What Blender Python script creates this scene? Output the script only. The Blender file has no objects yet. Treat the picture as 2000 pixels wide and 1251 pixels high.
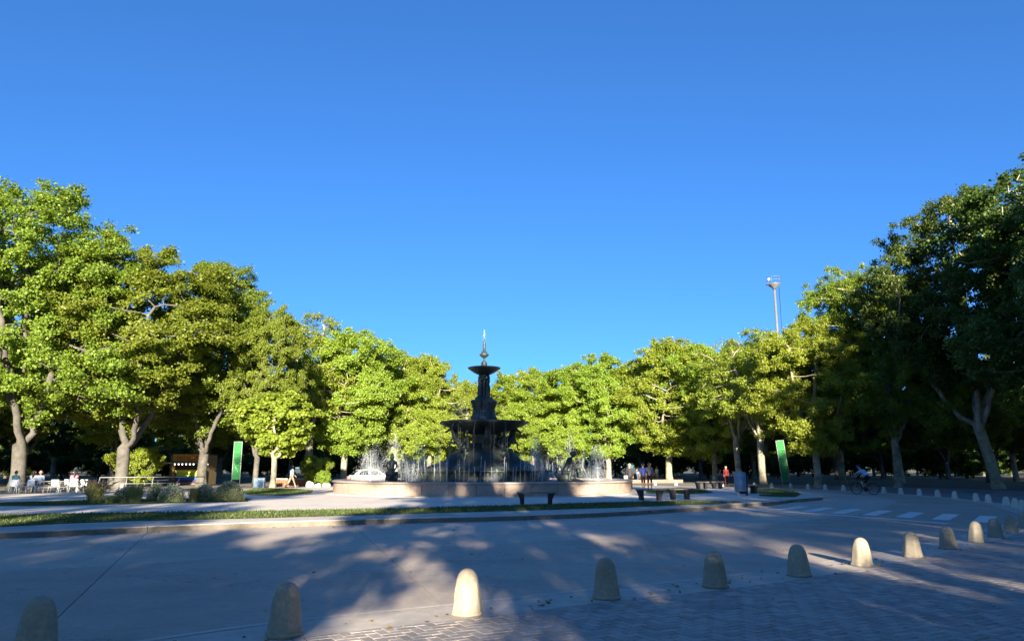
import bpy, bmesh, math, random
import numpy as np
from mathutils import Vector, Matrix

# ------------------------------------------------------------------ camera
scene = bpy.context.scene
col = scene.collection
R = math.radians
W, H, F = 2000.0, 1251.0, 1444.0
HORIZON = 912.0
CAM_H = 1.6
PITCH = math.atan((HORIZON - H / 2) / F)
cam_d = bpy.data.cameras.new('camera')
cam = bpy.data.objects.new('camera', cam_d)
col.objects.link(cam)
cam.location = (0, 0, CAM_H)
cam.rotation_euler = (math.pi / 2 + PITCH, 0, 0)
cam_d.sensor_width = 36.0
cam_d.lens = 36.0 * F / W
cam_d.clip_start = 0.1
cam_d.clip_end = 3000
scene.camera = cam

# ------------------------------------------------------------------ sky, sun, exposure
SUN_EL, SUN_AZ = 13.5, 4.0          # sun low behind the camera, a little to the right
world = bpy.data.worlds.new('World')
scene.world = world
world.use_nodes = True
wn = world.node_tree
for n in list(wn.nodes):
    wn.nodes.remove(n)
sky = wn.nodes.new('ShaderNodeTexSky')
sky.sky_type = 'NISHITA'
sky.sun_disc = False
sky.sun_elevation = R(SUN_EL)
sky.sun_rotation = R(180 - SUN_AZ)
sky.altitude = 2000
sky.air_density = 1.0
sky.dust_density = 0.3
sky.ozone_density = 3.0
gm = wn.nodes.new('ShaderNodeGamma')
gm.inputs['Gamma'].default_value = 0.79
tint = wn.nodes.new('ShaderNodeMix')
tint.data_type = 'RGBA'
tint.blend_type = 'MULTIPLY'
tint.inputs[0].default_value = 1.0
tint.inputs[7].default_value = (0.29, 0.66, 1.14, 1)
hs = wn.nodes.new('ShaderNodeHueSaturation')
hs.inputs['Saturation'].default_value = 1.0
bg = wn.nodes.new('ShaderNodeBackground')
bg.inputs['Strength'].default_value = 0.065
wo = wn.nodes.new('ShaderNodeOutputWorld')
wn.links.new(sky.outputs[0], gm.inputs['Color'])
wn.links.new(gm.outputs[0], tint.inputs[6])
wn.links.new(tint.outputs[2], hs.inputs['Color'])
wn.links.new(hs.outputs[0], bg.inputs['Color'])
wn.links.new(bg.outputs[0], wo.inputs['Surface'])

sun_d = bpy.data.lights.new('sun', 'SUN')
sun_d.energy = 5.0
sun_d.angle = R(0.53)
sun_d.color = (1.0, 0.88, 0.68)
sun = bpy.data.objects.new('sun', sun_d)
col.objects.link(sun)
SUN_DIR = Vector((-math.sin(R(SUN_AZ)) * math.cos(R(SUN_EL)), math.cos(R(SUN_AZ)) * math.cos(R(SUN_EL)), -math.sin(R(SUN_EL))))
sun.rotation_euler = SUN_DIR.to_track_quat('-Z', 'Y').to_euler()
sun.location = (10, -60, 40)

vs = scene.view_settings
vs.view_transform = 'Standard'
vs.look = 'None'
vs.exposure = 2.1
vs.gamma = 1.0
vs.use_curve_mapping = False
scene.render.engine = 'CYCLES'
scene.cycles.use_denoising = True
scene.cycles.max_bounces = 5
scene.cycles.diffuse_bounces = 3
scene.cycles.glossy_bounces = 2
scene.cycles.transmission_bounces = 3
scene.cycles.transparent_max_bounces = 10
scene.cycles.sample_clamp_indirect = 6
scene.cycles.caustics_reflective = False
scene.cycles.caustics_refractive = False

# ------------------------------------------------------------------ helpers
CP, SP = math.cos(PITCH), math.sin(PITCH)


def ray(px, py):
    u, v = (px - W / 2) / F, (py - H / 2) / F
    return Vector((u, CP + v * SP, SP - v * CP))


def at(px, py, z=0.0):
    """point on the horizontal plane z that the pixel looks at"""
    d = ray(px, py)
    t = (z - CAM_H) / d.z
    return Vector((d.x * t, d.y * t, z))


def on_y(px, py, y):
    """point at ground distance y that the pixel looks at"""
    d = ray(px, py)
    t = y / d.y
    return Vector((d.x * t, y, CAM_H + d.z * t))


def x_at(px, y, z=0.5):
    py = 925.0
    d = ray(px, py)
    return d.x * y / d.y


def newmat(name):
    m = bpy.data.materials.new(name)
    m.use_nodes = True
    nt = m.node_tree
    for n in list(nt.nodes):
        nt.nodes.remove(n)
    out = nt.nodes.new('ShaderNodeOutputMaterial')
    return m, nt, out


def surf(name, c1, c2=None, scale=6.0, rough=0.8, bump=0.0, bscale=None, spec=0.3, metal=0.0,
         stain=None, stain_scale=0.6, stain_amt=0.5, per_object=0.0, bdist=0.02, per_island=0.0, cracks=0.0):
    """principled material with two-tone noise, an optional larger stain layer and bump"""
    m, nt, out = newmat(name)
    N, L = nt.nodes.new, nt.links.new
    p = N('ShaderNodeBsdfPrincipled')
    p.inputs['Roughness'].default_value = rough
    p.inputs['Metallic'].default_value = metal
    p.inputs['Specular IOR Level'].default_value = spec
    L(p.outputs[0], out.inputs['Surface'])
    if c2 is None:
        c2 = tuple(x * 0.8 for x in c1)
    geo = N('ShaderNodeNewGeometry')
    no = N('ShaderNodeTexNoise')
    no.inputs['Scale'].default_value = scale
    no.inputs['Detail'].default_value = 5
    no.inputs['Roughness'].default_value = 0.65
    L(geo.outputs['Position'], no.inputs['Vector'])
    ramp = N('ShaderNodeMapRange')
    ramp.inputs[1].default_value = 0.35
    ramp.inputs[2].default_value = 0.65
    L(no.outputs['Fac'], ramp.inputs[0])
    mix = N('ShaderNodeMix')
    mix.data_type = 'RGBA'
    mix.inputs[6].default_value = (*c1, 1)
    mix.inputs[7].default_value = (*c2, 1)
    L(ramp.outputs[0], mix.inputs[0])
    last = mix.outputs[2]
    if stain is not None:
        n2 = N('ShaderNodeTexNoise')
        n2.inputs['Scale'].default_value = stain_scale
        n2.inputs['Detail'].default_value = 6
        n2.inputs['Roughness'].default_value = 0.7
        L(geo.outputs['Position'], n2.inputs['Vector'])
        r2 = N('ShaderNodeMapRange')
        r2.inputs[1].default_value = 0.45
        r2.inputs[2].default_value = 0.7
        r2.inputs[4].default_value = stain_amt
        L(n2.outputs['Fac'], r2.inputs[0])
        mx = N('ShaderNodeMix')
        mx.data_type = 'RGBA'
        L(r2.outputs[0], mx.inputs[0])
        L(last, mx.inputs[6])
        mx.inputs[7].default_value = (*stain, 1)
        last = mx.outputs[2]
    if cracks > 0:
        wn_ = N('ShaderNodeTexNoise')
        wn_.inputs['Scale'].default_value = 1.6
        wn_.inputs['Detail'].default_value = 6
        L(geo.outputs['Position'], wn_.inputs['Vector'])
        wm = N('ShaderNodeMix')
        wm.data_type = 'RGBA'
        wm.blend_type = 'LINEAR_LIGHT'
        wm.inputs[0].default_value = 0.9
        L(geo.outputs['Position'], wm.inputs[6])
        L(wn_.outputs['Color'], wm.inputs[7])
        vo = N('ShaderNodeTexVoronoi')
        vo.feature = 'DISTANCE_TO_EDGE'
        vo.inputs['Scale'].default_value = 0.22
        L(wm.outputs[2], vo.inputs['Vector'])
        cr = N('ShaderNodeMapRange')
        cr.inputs[1].default_value = 0.0
        cr.inputs[2].default_value = 0.004
        cr.inputs[3].default_value = cracks
        cr.inputs[4].default_value = 0.0
        L(vo.outputs['Distance'], cr.inputs[0])
        cm = N('ShaderNodeMix')
        cm.data_type = 'RGBA'
        L(cr.outputs[0], cm.inputs[0])
        L(last, cm.inputs[6])
        cm.inputs[7].default_value = (0.06, 0.055, 0.05, 1)
        last = cm.outputs[2]
    if per_object > 0 or per_island > 0:
        oi = N('ShaderNodeObjectInfo')
        mr = N('ShaderNodeMapRange')
        pv = per_object or per_island
        mr.inputs[3].default_value = 1 - pv
        mr.inputs[4].default_value = 1 + pv
        L(geo.outputs['Random Per Island'] if per_island > 0 else oi.outputs['Random'], mr.inputs[0])
        hv = N('ShaderNodeHueSaturation')
        L(mr.outputs[0], hv.inputs['Value'])
        L(last, hv.inputs['Color'])
        last = hv.outputs[0]
    L(last, p.inputs['Base Color'])
    if bump > 0:
        n3 = N('ShaderNodeTexNoise')
        n3.inputs['Scale'].default_value = bscale or scale * 4
        n3.inputs['Detail'].default_value = 4
        L(geo.outputs['Position'], n3.inputs['Vector'])
        b = N('ShaderNodeBump')
        b.inputs['Strength'].default_value = bump
        b.inputs['Distance'].default_value = bdist
        L(n3.outputs['Fac'], b.inputs['Height'])
        L(b.outputs[0], p.inputs['Normal'])
    return m


def leafmat(name, dark, light, trans, tw=0.45, per_object=0.12, hue=0.02):
    m, nt, out = newmat(name)
    N, L = nt.nodes.new, nt.links.new
    geo = N('ShaderNodeNewGeometry')
    mix = N('ShaderNodeMix')
    mix.data_type = 'RGBA'
    mix.inputs[6].default_value = (*dark, 1)
    mix.inputs[7].default_value = (*light, 1)
    L(geo.outputs['Random Per Island'], mix.inputs[0])
    oi = N('ShaderNodeObjectInfo')
    mr = N('ShaderNodeMapRange')
    mr.inputs[3].default_value = 1 - per_object
    mr.inputs[4].default_value = 1 + per_object
    L(oi.outputs['Random'], mr.inputs[0])
    mh = N('ShaderNodeMapRange')
    mh.inputs[3].default_value = 0.5 - hue
    mh.inputs[4].default_value = 0.5 + hue
    L(oi.outputs['Random'], mh.inputs[0])
    hv = N('ShaderNodeHueSaturation')
    L(mr.outputs[0], hv.inputs['Value'])
    L(mh.outputs[0], hv.inputs['Hue'])
    L(mix.outputs[2], hv.inputs['Color'])
    d = N('ShaderNodeBsdfDiffuse')
    L(hv.outputs[0], d.inputs['Color'])
    t = N('ShaderNodeBsdfTranslucent')
    tm = N('ShaderNodeMix')
    tm.data_type = 'RGBA'
    tm.blend_type = 'MIX'
    tm.inputs[0].default_value = 0.6
    L(hv.outputs[0], tm.inputs[6])
    tm.inputs[7].default_value = (*trans, 1)
    L(tm.outputs[2], t.inputs['Color'])
    ms = N('ShaderNodeMixShader')
    ms.inputs[0].default_value = tw
    L(d.outputs[0], ms.inputs[1])
    L(t.outputs[0], ms.inputs[2])
    g = N('ShaderNodeBsdfGlossy')
    g.inputs['Roughness'].default_value = 0.5
    g.inputs['Color'].default_value = (0.6, 0.6, 0.55, 1)
    m2 = N('ShaderNodeMixShader')
    m2.inputs[0].default_value = 0.035
    L(ms.outputs[0], m2.inputs[1])
    L(g.outputs[0], m2.inputs[2])
    L(m2.outputs[0], out.inputs['Surface'])
    return m


def link(o, parent=None):
    col.objects.link(o)
    if parent is not None:
        o.parent = parent
    return o


def obj(name, me, parent=None, mats=None, loc=None, rz=0.0):
    if mats:
        for mm in (mats if isinstance(mats, (list, tuple)) else [mats]):
            me.materials.append(mm)
    o = bpy.data.objects.new(name, me)
    link(o, parent)
    if loc is not None:
        o.location = loc
    if rz:
        o.rotation_euler = (0, 0, rz)
    return o


def empty(name, loc=(0, 0, 0), rz=0.0):
    o = bpy.data.objects.new(name, None)
    o.empty_display_size = 0.3
    col.objects.link(o)
    o.location = loc
    o.rotation_euler = (0, 0, rz)
    return o


def tag(o, label=None, cat=None, group=None, kind=None):
    if label:
        o['label'] = label
    if cat:
        o['category'] = cat
    if group:
        o['group'] = group
    if kind:
        o['kind'] = kind
    return o


def copy_tree(o, parent=None):
    c = o.copy()
    col.objects.link(c)
    c.parent = parent
    for ch in o.children:
        copy_tree(ch, c)
    return c


class MB:
    """collects shapes and builds one mesh"""

    def __init__(self):
        self.v, self.f, self.m, self.s = [], [], [], []

    def add(self, vs, fs, mi=0, smooth=False):
        b = len(self.v)
        self.v.extend([tuple(p) for p in vs])
        for f in fs:
            self.f.append(tuple(i + b for i in f))
            self.m.append(mi)
            self.s.append(smooth)
        return self

    def box(self, c, s, mi=0, rz=0.0, bev=0.0, rx=0.0, ry=0.0):
        hx, hy, hz = s[0] / 2, s[1] / 2, s[2] / 2
        M = Matrix.Translation(c) @ Matrix.Rotation(rz, 4, 'Z') @ Matrix.Rotation(ry, 4, 'Y') @ Matrix.Rotation(rx, 4, 'X')
        if bev <= 0:
            vs = [M @ Vector((x * hx, y * hy, z * hz)) for z in (-1, 1) for y in (-1, 1) for x in (-1, 1)]
            fs = [(0, 2, 3, 1), (4, 5, 7, 6), (0, 1, 5, 4), (2, 6, 7, 3), (0, 4, 6, 2), (1, 3, 7, 5)]
            return self.add(vs, fs, mi)
        bm = bmesh.new()
        bmesh.ops.create_cube(bm, size=1.0)
        bmesh.ops.scale(bm, vec=s, verts=bm.verts)
        bmesh.ops.bevel(bm, geom=bm.edges[:] + bm.verts[:], offset=bev, segments=2, affect='EDGES', profile=0.5)
        bm.verts.index_update()
        vs = [M @ v.co for v in bm.verts]
        fs = [[v.index for v in f.verts] for f in bm.faces]
        bm.free()
        return self.add(vs, fs, mi)

    def tube(self, pts, radii, n=8, mi=0, cap=True, smooth=True):
        pts = [Vector(p) for p in pts]
        if not isinstance(radii, (list, tuple)):
            radii = [radii] * len(pts)
        rings = []
        up = None
        for i, p in enumerate(pts):
            t = (pts[min(i + 1, len(pts) - 1)] - pts[max(i - 1, 0)])
            if t.length < 1e-9:
                t = Vector((0, 0, 1))
            t.normalize()
            if up is None:
                up = Vector((1, 0, 0)) if abs(t.x) < 0.8 else Vector((0, 1, 0))
            a = up - t * up.dot(t)
            if a.length < 1e-6:
                a = t.orthogonal()
            a.normalize()
            up = a
            b = t.cross(a)
            rings.append([p + (a * math.cos(2 * math.pi * k / n) + b * math.sin(2 * math.pi * k / n)) * radii[i] for k in range(n)])
        vs = [q for r in rings for q in r]
        fs = []
        for i in range(len(pts) - 1):
            for k in range(n):
                k2 = (k + 1) % n
                fs.append((i * n + k, i * n + k2, (i + 1) * n + k2, (i + 1) * n + k))
        if cap:
            fs.append(tuple(range(n - 1, -1, -1)))
            fs.append(tuple((len(pts) - 1) * n + k for k in range(n)))
        return self.add(vs, fs, mi, smooth)

    def lathe(self, prof, n=32, c=(0, 0, 0), mi=0, smooth=True, wob=None):
        c = Vector(c)
        vs, fs = [], []
        for j, (r, z) in enumerate(prof):
            for k in range(n):
                a = 2 * math.pi * k / n
                rr = r * (wob(a, j) if wob else 1.0)
                vs.append(c + Vector((rr * math.cos(a), rr * math.sin(a), z)))
        for j in range(len(prof) - 1):
            for k in range(n):
                k2 = (k + 1) % n
                fs.append((j * n + k, j * n + k2, (j + 1) * n + k2, (j + 1) * n + k))
        if prof[0][0] > 1e-4:
            fs.append(tuple(range(n - 1, -1, -1)))
        if prof[-1][0] > 1e-4:
            fs.append(tuple((len(prof) - 1) * n + k for k in range(n)))
        return self.add(vs, fs, mi, smooth)

    def prism(self, poly, z0, z1, mi=0):
        n = len(poly)
        vs = [(p[0], p[1], z0) for p in poly] + [(p[0], p[1], z1) for p in poly]
        fs = [tuple(range(n - 1, -1, -1)), tuple(range(n, 2 * n))]
        fs += [(k, (k + 1) % n, n + (k + 1) % n, n + k) for k in range(n)]
        return self.add(vs, fs, mi)

    def mesh(self, name):
        me = bpy.data.meshes.new(name)
        me.from_pydata(self.v, [], self.f)
        me.polygons.foreach_set('material_index', self.m)
        me.polygons.foreach_set('use_smooth', self.s)
        me.update()
        return me

    def build(self, name, mats, parent=None, loc=None, rz=0.0):
        return obj(name, self.mesh(name), parent, mats, loc, rz)


def catmull(P, closed=True, per=12):
    P = [Vector((p[0], p[1])) for p in P]
    n = len(P)
    out = []
    for i in range(n if closed else n - 1):
        if closed:
            p0, p1, p2, p3 = P[(i - 1) % n], P[i], P[(i + 1) % n], P[(i + 2) % n]
        else:
            p0, p1, p2, p3 = P[max(i - 1, 0)], P[i], P[i + 1], P[min(i + 2, n - 1)]
        for k in range(per):
            t = k / per
            t2, t3 = t * t, t * t * t
            out.append(0.5 * ((2 * p1) + (p2 - p0) * t + (2 * p0 - 5 * p1 + 4 * p2 - p3) * t2 + (3 * p1 - p0 - 3 * p2 + p3) * t3))
    if not closed:
        out.append(P[-1])
    return out


def resample(P, step, closed=True):
    P = list(P)
    if closed:
        P = P + [P[0]]
    d = [0.0]
    for a, b in zip(P[:-1], P[1:]):
        d.append(d[-1] + (b - a).length)
    n = max(3, int(round(d[-1] / step)))
    out = []
    j = 0
    for k in range(n if closed else n + 1):
        s = d[-1] * k / n
        while j < len(d) - 2 and d[j + 1] < s:
            j += 1
        t = (s - d[j]) / max(1e-9, d[j + 1] - d[j])
        out.append(P[j].lerp(P[j + 1], t))
    return out


def offset(P, dist):
    """closed counter-clockwise curve moved inwards by dist (outwards when negative)"""
    n = len(P)
    out = []
    for i in range(n):
        t = (P[(i + 1) % n] - P[i - 1]).normalized()
        out.append(P[i] + Vector((-t.y, t.x)) * dist)
    return out


def sheet(name, poly, z, mat, parent=None):
    bm = bmesh.new()
    vs = [bm.verts.new((p[0], p[1], z)) for p in poly]
    f = bm.faces.new(vs)
    bmesh.ops.triangulate(bm, faces=[f])
    for f in bm.faces:
        f.normal_update()
        if f.normal.z < 0:
            f.normal_flip()
    me = bpy.data.meshes.new(name)
    bm.to_mesh(me)
    bm.free()
    return obj(name, me, parent, mat)


def inside(p, poly):
    x, y = p[0], p[1]
    c = False
    j = len(poly) - 1
    for i in range(len(poly)):
        xi, yi, xj, yj = poly[i][0], poly[i][1], poly[j][0], poly[j][1]
        if (yi > y) != (yj > y) and x < (xj - xi) * (y - yi) / (yj - yi) + xi:
            c = not c
        j = i
    return c


def blobs(parts, voxel, smooth=4, decimate=None, name='body'):
    """one continuous surface from tapered capsules: parts = [(p0, p1, r0, r1, material index)]"""
    mb = MB()
    for (a, b, r0, r1, mi) in parts:
        a, b = Vector(a), Vector(b)
        ax = b - a
        ln = ax.length
        q = Vector((0, 0, 1)).rotation_difference(ax.normalized() if ln > 1e-6 else Vector((0, 0, 1)))
        n, prof = 12, []
        for k in range(5):
            t = math.pi / 2 * (1 - k / 4)
            prof.append((r0 * math.cos(t), -r0 * math.sin(t)))
        for k in range(5):
            t = math.pi / 2 * k / 4
            prof.append((r1 * math.cos(t), ln + r1 * math.sin(t)))
        tmp = MB().lathe([(max(r, 1e-4), z) for r, z in prof], n)
        mb.add([a + q @ Vector(v) for v in tmp.v], tmp.f)
    me = mb.mesh(name)
    o = bpy.data.objects.new(name, me)
    col.objects.link(o)
    md = o.modifiers.new('r', 'REMESH')
    md.mode = 'VOXEL'
    md.voxel_size = voxel
    if smooth:
        sm = o.modifiers.new('s', 'SMOOTH')
        sm.iterations = smooth
        sm.factor = 0.5
    if decimate:
        dm = o.modifiers.new('d', 'DECIMATE')
        dm.ratio = decimate
    dg = bpy.context.evaluated_depsgraph_get()
    res = bpy.data.meshes.new_from_object(o.evaluated_get(dg))
    bpy.data.objects.remove(o)
    bpy.data.meshes.remove(me)
    res.name = name
    n = len(res.polygons)
    cen = np.zeros(n * 3)
    res.polygons.foreach_get('center', cen)
    cen = cen.reshape(-1, 3)
    best = np.full(n, 1e9)
    idx = np.zeros(n, dtype=np.int32)
    for (a, b, r0, r1, mi) in parts:
        a, b = np.array(a), np.array(b)
        ab = b - a
        t = np.clip(((cen - a) @ ab) / max(1e-9, ab @ ab), 0, 1)
        d = np.linalg.norm(cen - (a + t[:, None] * ab), axis=1) - (r0 + (r1 - r0) * t)
        w = d < best
        best[w] = d[w]
        idx[w] = mi
    while len(res.materials):
        res.materials.pop()
    res.polygons.foreach_set('material_index', idx)
    res.polygons.foreach_set('use_smooth', np.ones(n, dtype=bool))
    return res


def text_mesh(txt, size, depth=0.01):
    cu = bpy.data.curves.new('lettering', 'FONT')
    cu.body = txt
    cu.size = size
    cu.extrude = depth
    cu.align_x = 'CENTER'
    cu.align_y = 'CENTER'
    o = bpy.data.objects.new('lettering', cu)
    col.objects.link(o)
    dg = bpy.context.evaluated_depsgraph_get()
    me = bpy.data.meshes.new_from_object(o.evaluated_get(dg))
    bpy.data.objects.remove(o)
    return me

# ------------------------------------------------------------------ materials
M = {}
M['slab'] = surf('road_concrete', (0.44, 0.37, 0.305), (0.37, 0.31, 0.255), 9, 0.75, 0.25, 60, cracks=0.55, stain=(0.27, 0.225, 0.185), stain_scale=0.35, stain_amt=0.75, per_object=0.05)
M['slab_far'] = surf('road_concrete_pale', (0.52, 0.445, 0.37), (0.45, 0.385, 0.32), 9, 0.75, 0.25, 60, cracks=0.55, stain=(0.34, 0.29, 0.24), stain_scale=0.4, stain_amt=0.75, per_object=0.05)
M['joint'] = surf('dark_joint', (0.035, 0.034, 0.034), rough=0.95)
M['gutter'] = surf('gutter_concrete', (0.54, 0.48, 0.41), (0.44, 0.39, 0.335), 5, 0.8, 0.25, 50, stain=(0.29, 0.255, 0.22), stain_scale=1.1, stain_amt=0.6)
M['paint'] = surf('road_paint', (0.84, 0.82, 0.78), (0.66, 0.64, 0.60), 22, 0.7, 0.1, stain=(0.42, 0.37, 0.32), stain_scale=1.6, stain_amt=0.6)
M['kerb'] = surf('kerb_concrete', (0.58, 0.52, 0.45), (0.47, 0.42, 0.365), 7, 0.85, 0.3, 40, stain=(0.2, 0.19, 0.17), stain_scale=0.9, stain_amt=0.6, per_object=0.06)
M['kerb_face'] = surf('kerb_face_grime_shade', (0.19, 0.165, 0.135), (0.13, 0.115, 0.095), 5, 0.9, 0.3, 40, stain=(0.26, 0.23, 0.19), stain_scale=0.8, stain_amt=0.5)  # grime plus the shade on the face, both put into the colour
M['plaza'] = surf('plaza_paving', (0.66, 0.60, 0.53), (0.57, 0.52, 0.46), 3, 0.85, 0.2, 30, stain=(0.44, 0.40, 0.36), stain_scale=0.3, stain_amt=0.6)
M['paver'] = surf('grey_paver', (0.385, 0.34, 0.305), (0.30, 0.265, 0.24), 30, 0.7, 0.35, 120, stain=(0.27, 0.235, 0.21), stain_scale=0.9, stain_amt=0.6, per_object=0.2, bdist=0.006)
M['soil'] = surf('ground_soil', (0.15, 0.125, 0.095), (0.10, 0.085, 0.06), 0.8, 0.95, 0.4, 12, stain=(0.12, 0.15, 0.05), stain_scale=0.06, stain_amt=0.9)
M['pavement'] = surf('far_pavement', (0.26, 0.235, 0.225), (0.19, 0.175, 0.165), 1.5, 0.85, 0.2, 25, stain=(0.12, 0.11, 0.10), stain_scale=0.25, stain_amt=0.7)
M['lawn'] = surf('lawn_ground', (0.085, 0.115, 0.035), (0.06, 0.085, 0.025), 3.0, 0.9, 0.8, 50, stain=(0.13, 0.13, 0.05), stain_scale=0.5, stain_amt=0.6)
M['blade'] = leafmat('grass_blade', (0.055, 0.09, 0.02), (0.13, 0.165, 0.045), (0.15, 0.19, 0.04), 0.4)
M['leaf'] = leafmat('plane_leaf', (0.112, 0.175, 0.021), (0.24, 0.315, 0.036), (0.42, 0.51, 0.05), 0.48, per_object=0.16)
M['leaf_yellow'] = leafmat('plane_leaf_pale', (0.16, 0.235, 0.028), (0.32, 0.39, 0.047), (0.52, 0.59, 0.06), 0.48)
M['leaf_dark'] = leafmat('plane_leaf_dark', (0.04, 0.075, 0.014), (0.10, 0.15, 0.026), (0.16, 0.22, 0.03), 0.35)  # darker leaf copy: shade on the trees put into the colour
M['bark'] = surf('plane_bark', (0.30, 0.27, 0.20), (0.14, 0.125, 0.09), 2.2, 0.9, 0.6, 9, stain=(0.42, 0.39, 0.28), stain_scale=1.3, stain_amt=0.8, per_object=0.15)
M['bark_dark'] = surf('old_bark', (0.115, 0.108, 0.095), (0.065, 0.061, 0.055), 2.5, 0.95, 0.7, 9, stain=(0.18, 0.17, 0.15), stain_scale=1.2, stain_amt=0.5)
M['bollard'] = surf('bollard_stone', (0.40, 0.345, 0.265), (0.30, 0.26, 0.20), 26, 0.85, 0.5, 90, stain=(0.22, 0.19, 0.145), stain_scale=3.0, stain_amt=0.6, per_object=0.10, bdist=0.008)
M['bronze'] = surf('dark_bronze', (0.026, 0.035, 0.034), (0.042, 0.055, 0.052), 5, 0.5, 0.3, 20, spec=0.5, metal=0.2, stain=(0.065, 0.095, 0.085), stain_scale=2.2, stain_amt=0.55)
M['granite'] = surf('basin_granite', (0.41, 0.32, 0.26), (0.31, 0.24, 0.195), 9, 0.7, 0.2, 60, stain=(0.22, 0.17, 0.14), stain_scale=1.3, stain_amt=0.6, per_object=0.10)
M['granite_rim'] = surf('rim_granite', (0.36, 0.31, 0.28), (0.25, 0.22, 0.20), 9, 0.55, 0.15, 50)
M['black'] = surf('black_concrete', (0.022, 0.022, 0.024), (0.03, 0.03, 0.032), 8, 0.75, 0.2)
M['bench_top'] = surf('bench_slab', (0.20, 0.185, 0.165), (0.14, 0.13, 0.12), 12, 0.8, 0.2)
M['bin'] = surf('blue_grey_metal', (0.20, 0.29, 0.38), (0.16, 0.24, 0.33), 8, 0.4, spec=0.5, metal=0.2)
M['dark_metal'] = surf('dark_metal', (0.03, 0.032, 0.035), rough=0.5, spec=0.5, metal=0.5)
M['white_metal'] = surf('white_paint_metal', (0.62, 0.63, 0.62), (0.5, 0.5, 0.5), 6, 0.5, spec=0.5)
M['galv'] = surf('galvanised_steel', (0.46, 0.46, 0.43), (0.36, 0.36, 0.35), 3, 0.45, spec=0.5, metal=0.3)
M['plastic_white'] = surf('white_plastic', (0.70, 0.72, 0.74), (0.62, 0.64, 0.66), 5, 0.4, spec=0.5)
M['banner'] = surf('banner_green', (0.02, 0.17, 0.045), (0.016, 0.14, 0.036), 2, 0.7)
M['banner_light'] = surf('banner_print', (0.09, 0.33, 0.12), (0.08, 0.29, 0.11), 6, 0.7)
M['glass_dark'] = surf('car_glass', (0.02, 0.022, 0.025), rough=0.08, spec=0.8)
M['car'] = surf('car_paint_white', (0.62, 0.63, 0.64), (0.6, 0.61, 0.62), 2, 0.25, spec=0.6)
M['rubber'] = surf('tyre_rubber', (0.02, 0.02, 0.02), rough=0.85)
M['red_lens'] = surf('tail_lamp', (0.4, 0.02, 0.02), rough=0.2, spec=0.6)
M['brick'] = surf('red_brick', (0.36, 0.15, 0.09), (0.26, 0.11, 0.07), 12, 0.85, 0.3, per_object=0.18)
M['capstone'] = surf('pale_capstone', (0.52, 0.46, 0.38), (0.42, 0.37, 0.31), 6, 0.85)
def col_mat(name, c, rough=0.8):
    return surf(name, c, tuple(x * 0.85 for x in c), 14, rough, 0.15, 40)

# ------------------------------------------------------------------ plan of the roundabout
OUT_PTS = [at(555, 1240), at(913, 1200), at(1185, 1168), at(1397, 1146), at(1561, 1124), at(1684, 1104), at(1782, 1087),
           at(1853, 1071), at(1907, 1058), at(1945, 1048), at(1975, 1039), at(2000, 1030)]
outer_ctrl = [(-46, 14), (-44, 6), (-37, 0.0), (-27, -1.2), (-16, 1.2), (-8.3, 4.35), (-4.1, 6.15)] + [(p.x, p.y) for p in OUT_PTS[::1]] + \
             [(16.7, 23.5), (19.2, 28.2), (21.6, 33.5), (23.2, 40), (23.6, 47), (22.4, 54.5), (19.0, 61.5), (13.5, 66.6), (5, 69.5), (-6, 69),
              (-17, 64.5), (-26, 56.5), (-32.5, 47.2), (-39, 38), (-44, 26)]
OUTER = resample(catmull(outer_ctrl, True, 14), 0.25)
isl_px = [(0, 1052), (150, 1045.5), (300, 1038.5), (500, 1030), (650, 1025.5), (825, 1020.5), (1000, 1016), (1180, 1008.5), (1334, 999), (1444, 990), (1510, 985.5), (1552, 980)]
isl_ctrl = [(at(*p).x, at(*p).y) for p in isl_px]
isl_ctrl = [(-36, 20), (-35, 14.5), (-30, 11.6), (-24, 11.6), (-18, 13.4)] + isl_ctrl + [(15.6, 38.2), (17.0, 42.5), (17.4, 47), (16.2, 53), (12.5, 58), (6, 61.2),
            (-2, 62), (-10, 60), (-18, 54), (-25, 45.5), (-31, 36), (-35, 27)]
ISLAND = resample(catmull(isl_ctrl, True, 14), 0.25)

def area(P):
    return 0.5 * sum(P[i - 1].x * P[i].y - P[i].x * P[i - 1].y for i in range(len(P)))
if area(OUTER) < 0:
    OUTER.reverse()
if area(ISLAND) < 0:
    ISLAND.reverse()

def nearest(P, q):
    return min(range(len(P)), key=lambda i: (P[i] - q).length_squared)

# ground sheet to the horizon, near pavement bed, far pavement ring
g = sheet('ground', [(-900, -500), (900, -500), (900, 1500), (-900, 1500)], -0.035, M['soil'])
tag(g, 'bare park soil and thin grass under the trees', 'ground', kind='structure')
ring = offset(OUTER, -13.0)
o = sheet('pavement', resample(ring, 1.5), -0.022, M['pavement'])
tag(o, 'broad grey pavement around the outside of the roundabout', 'pavement', kind='structure')
road = sheet('road', resample(offset(OUTER, 0.0), 0.5), -0.012, M['joint'])
tag(road, 'curved concrete road around the fountain island', 'road', kind='structure')

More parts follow.
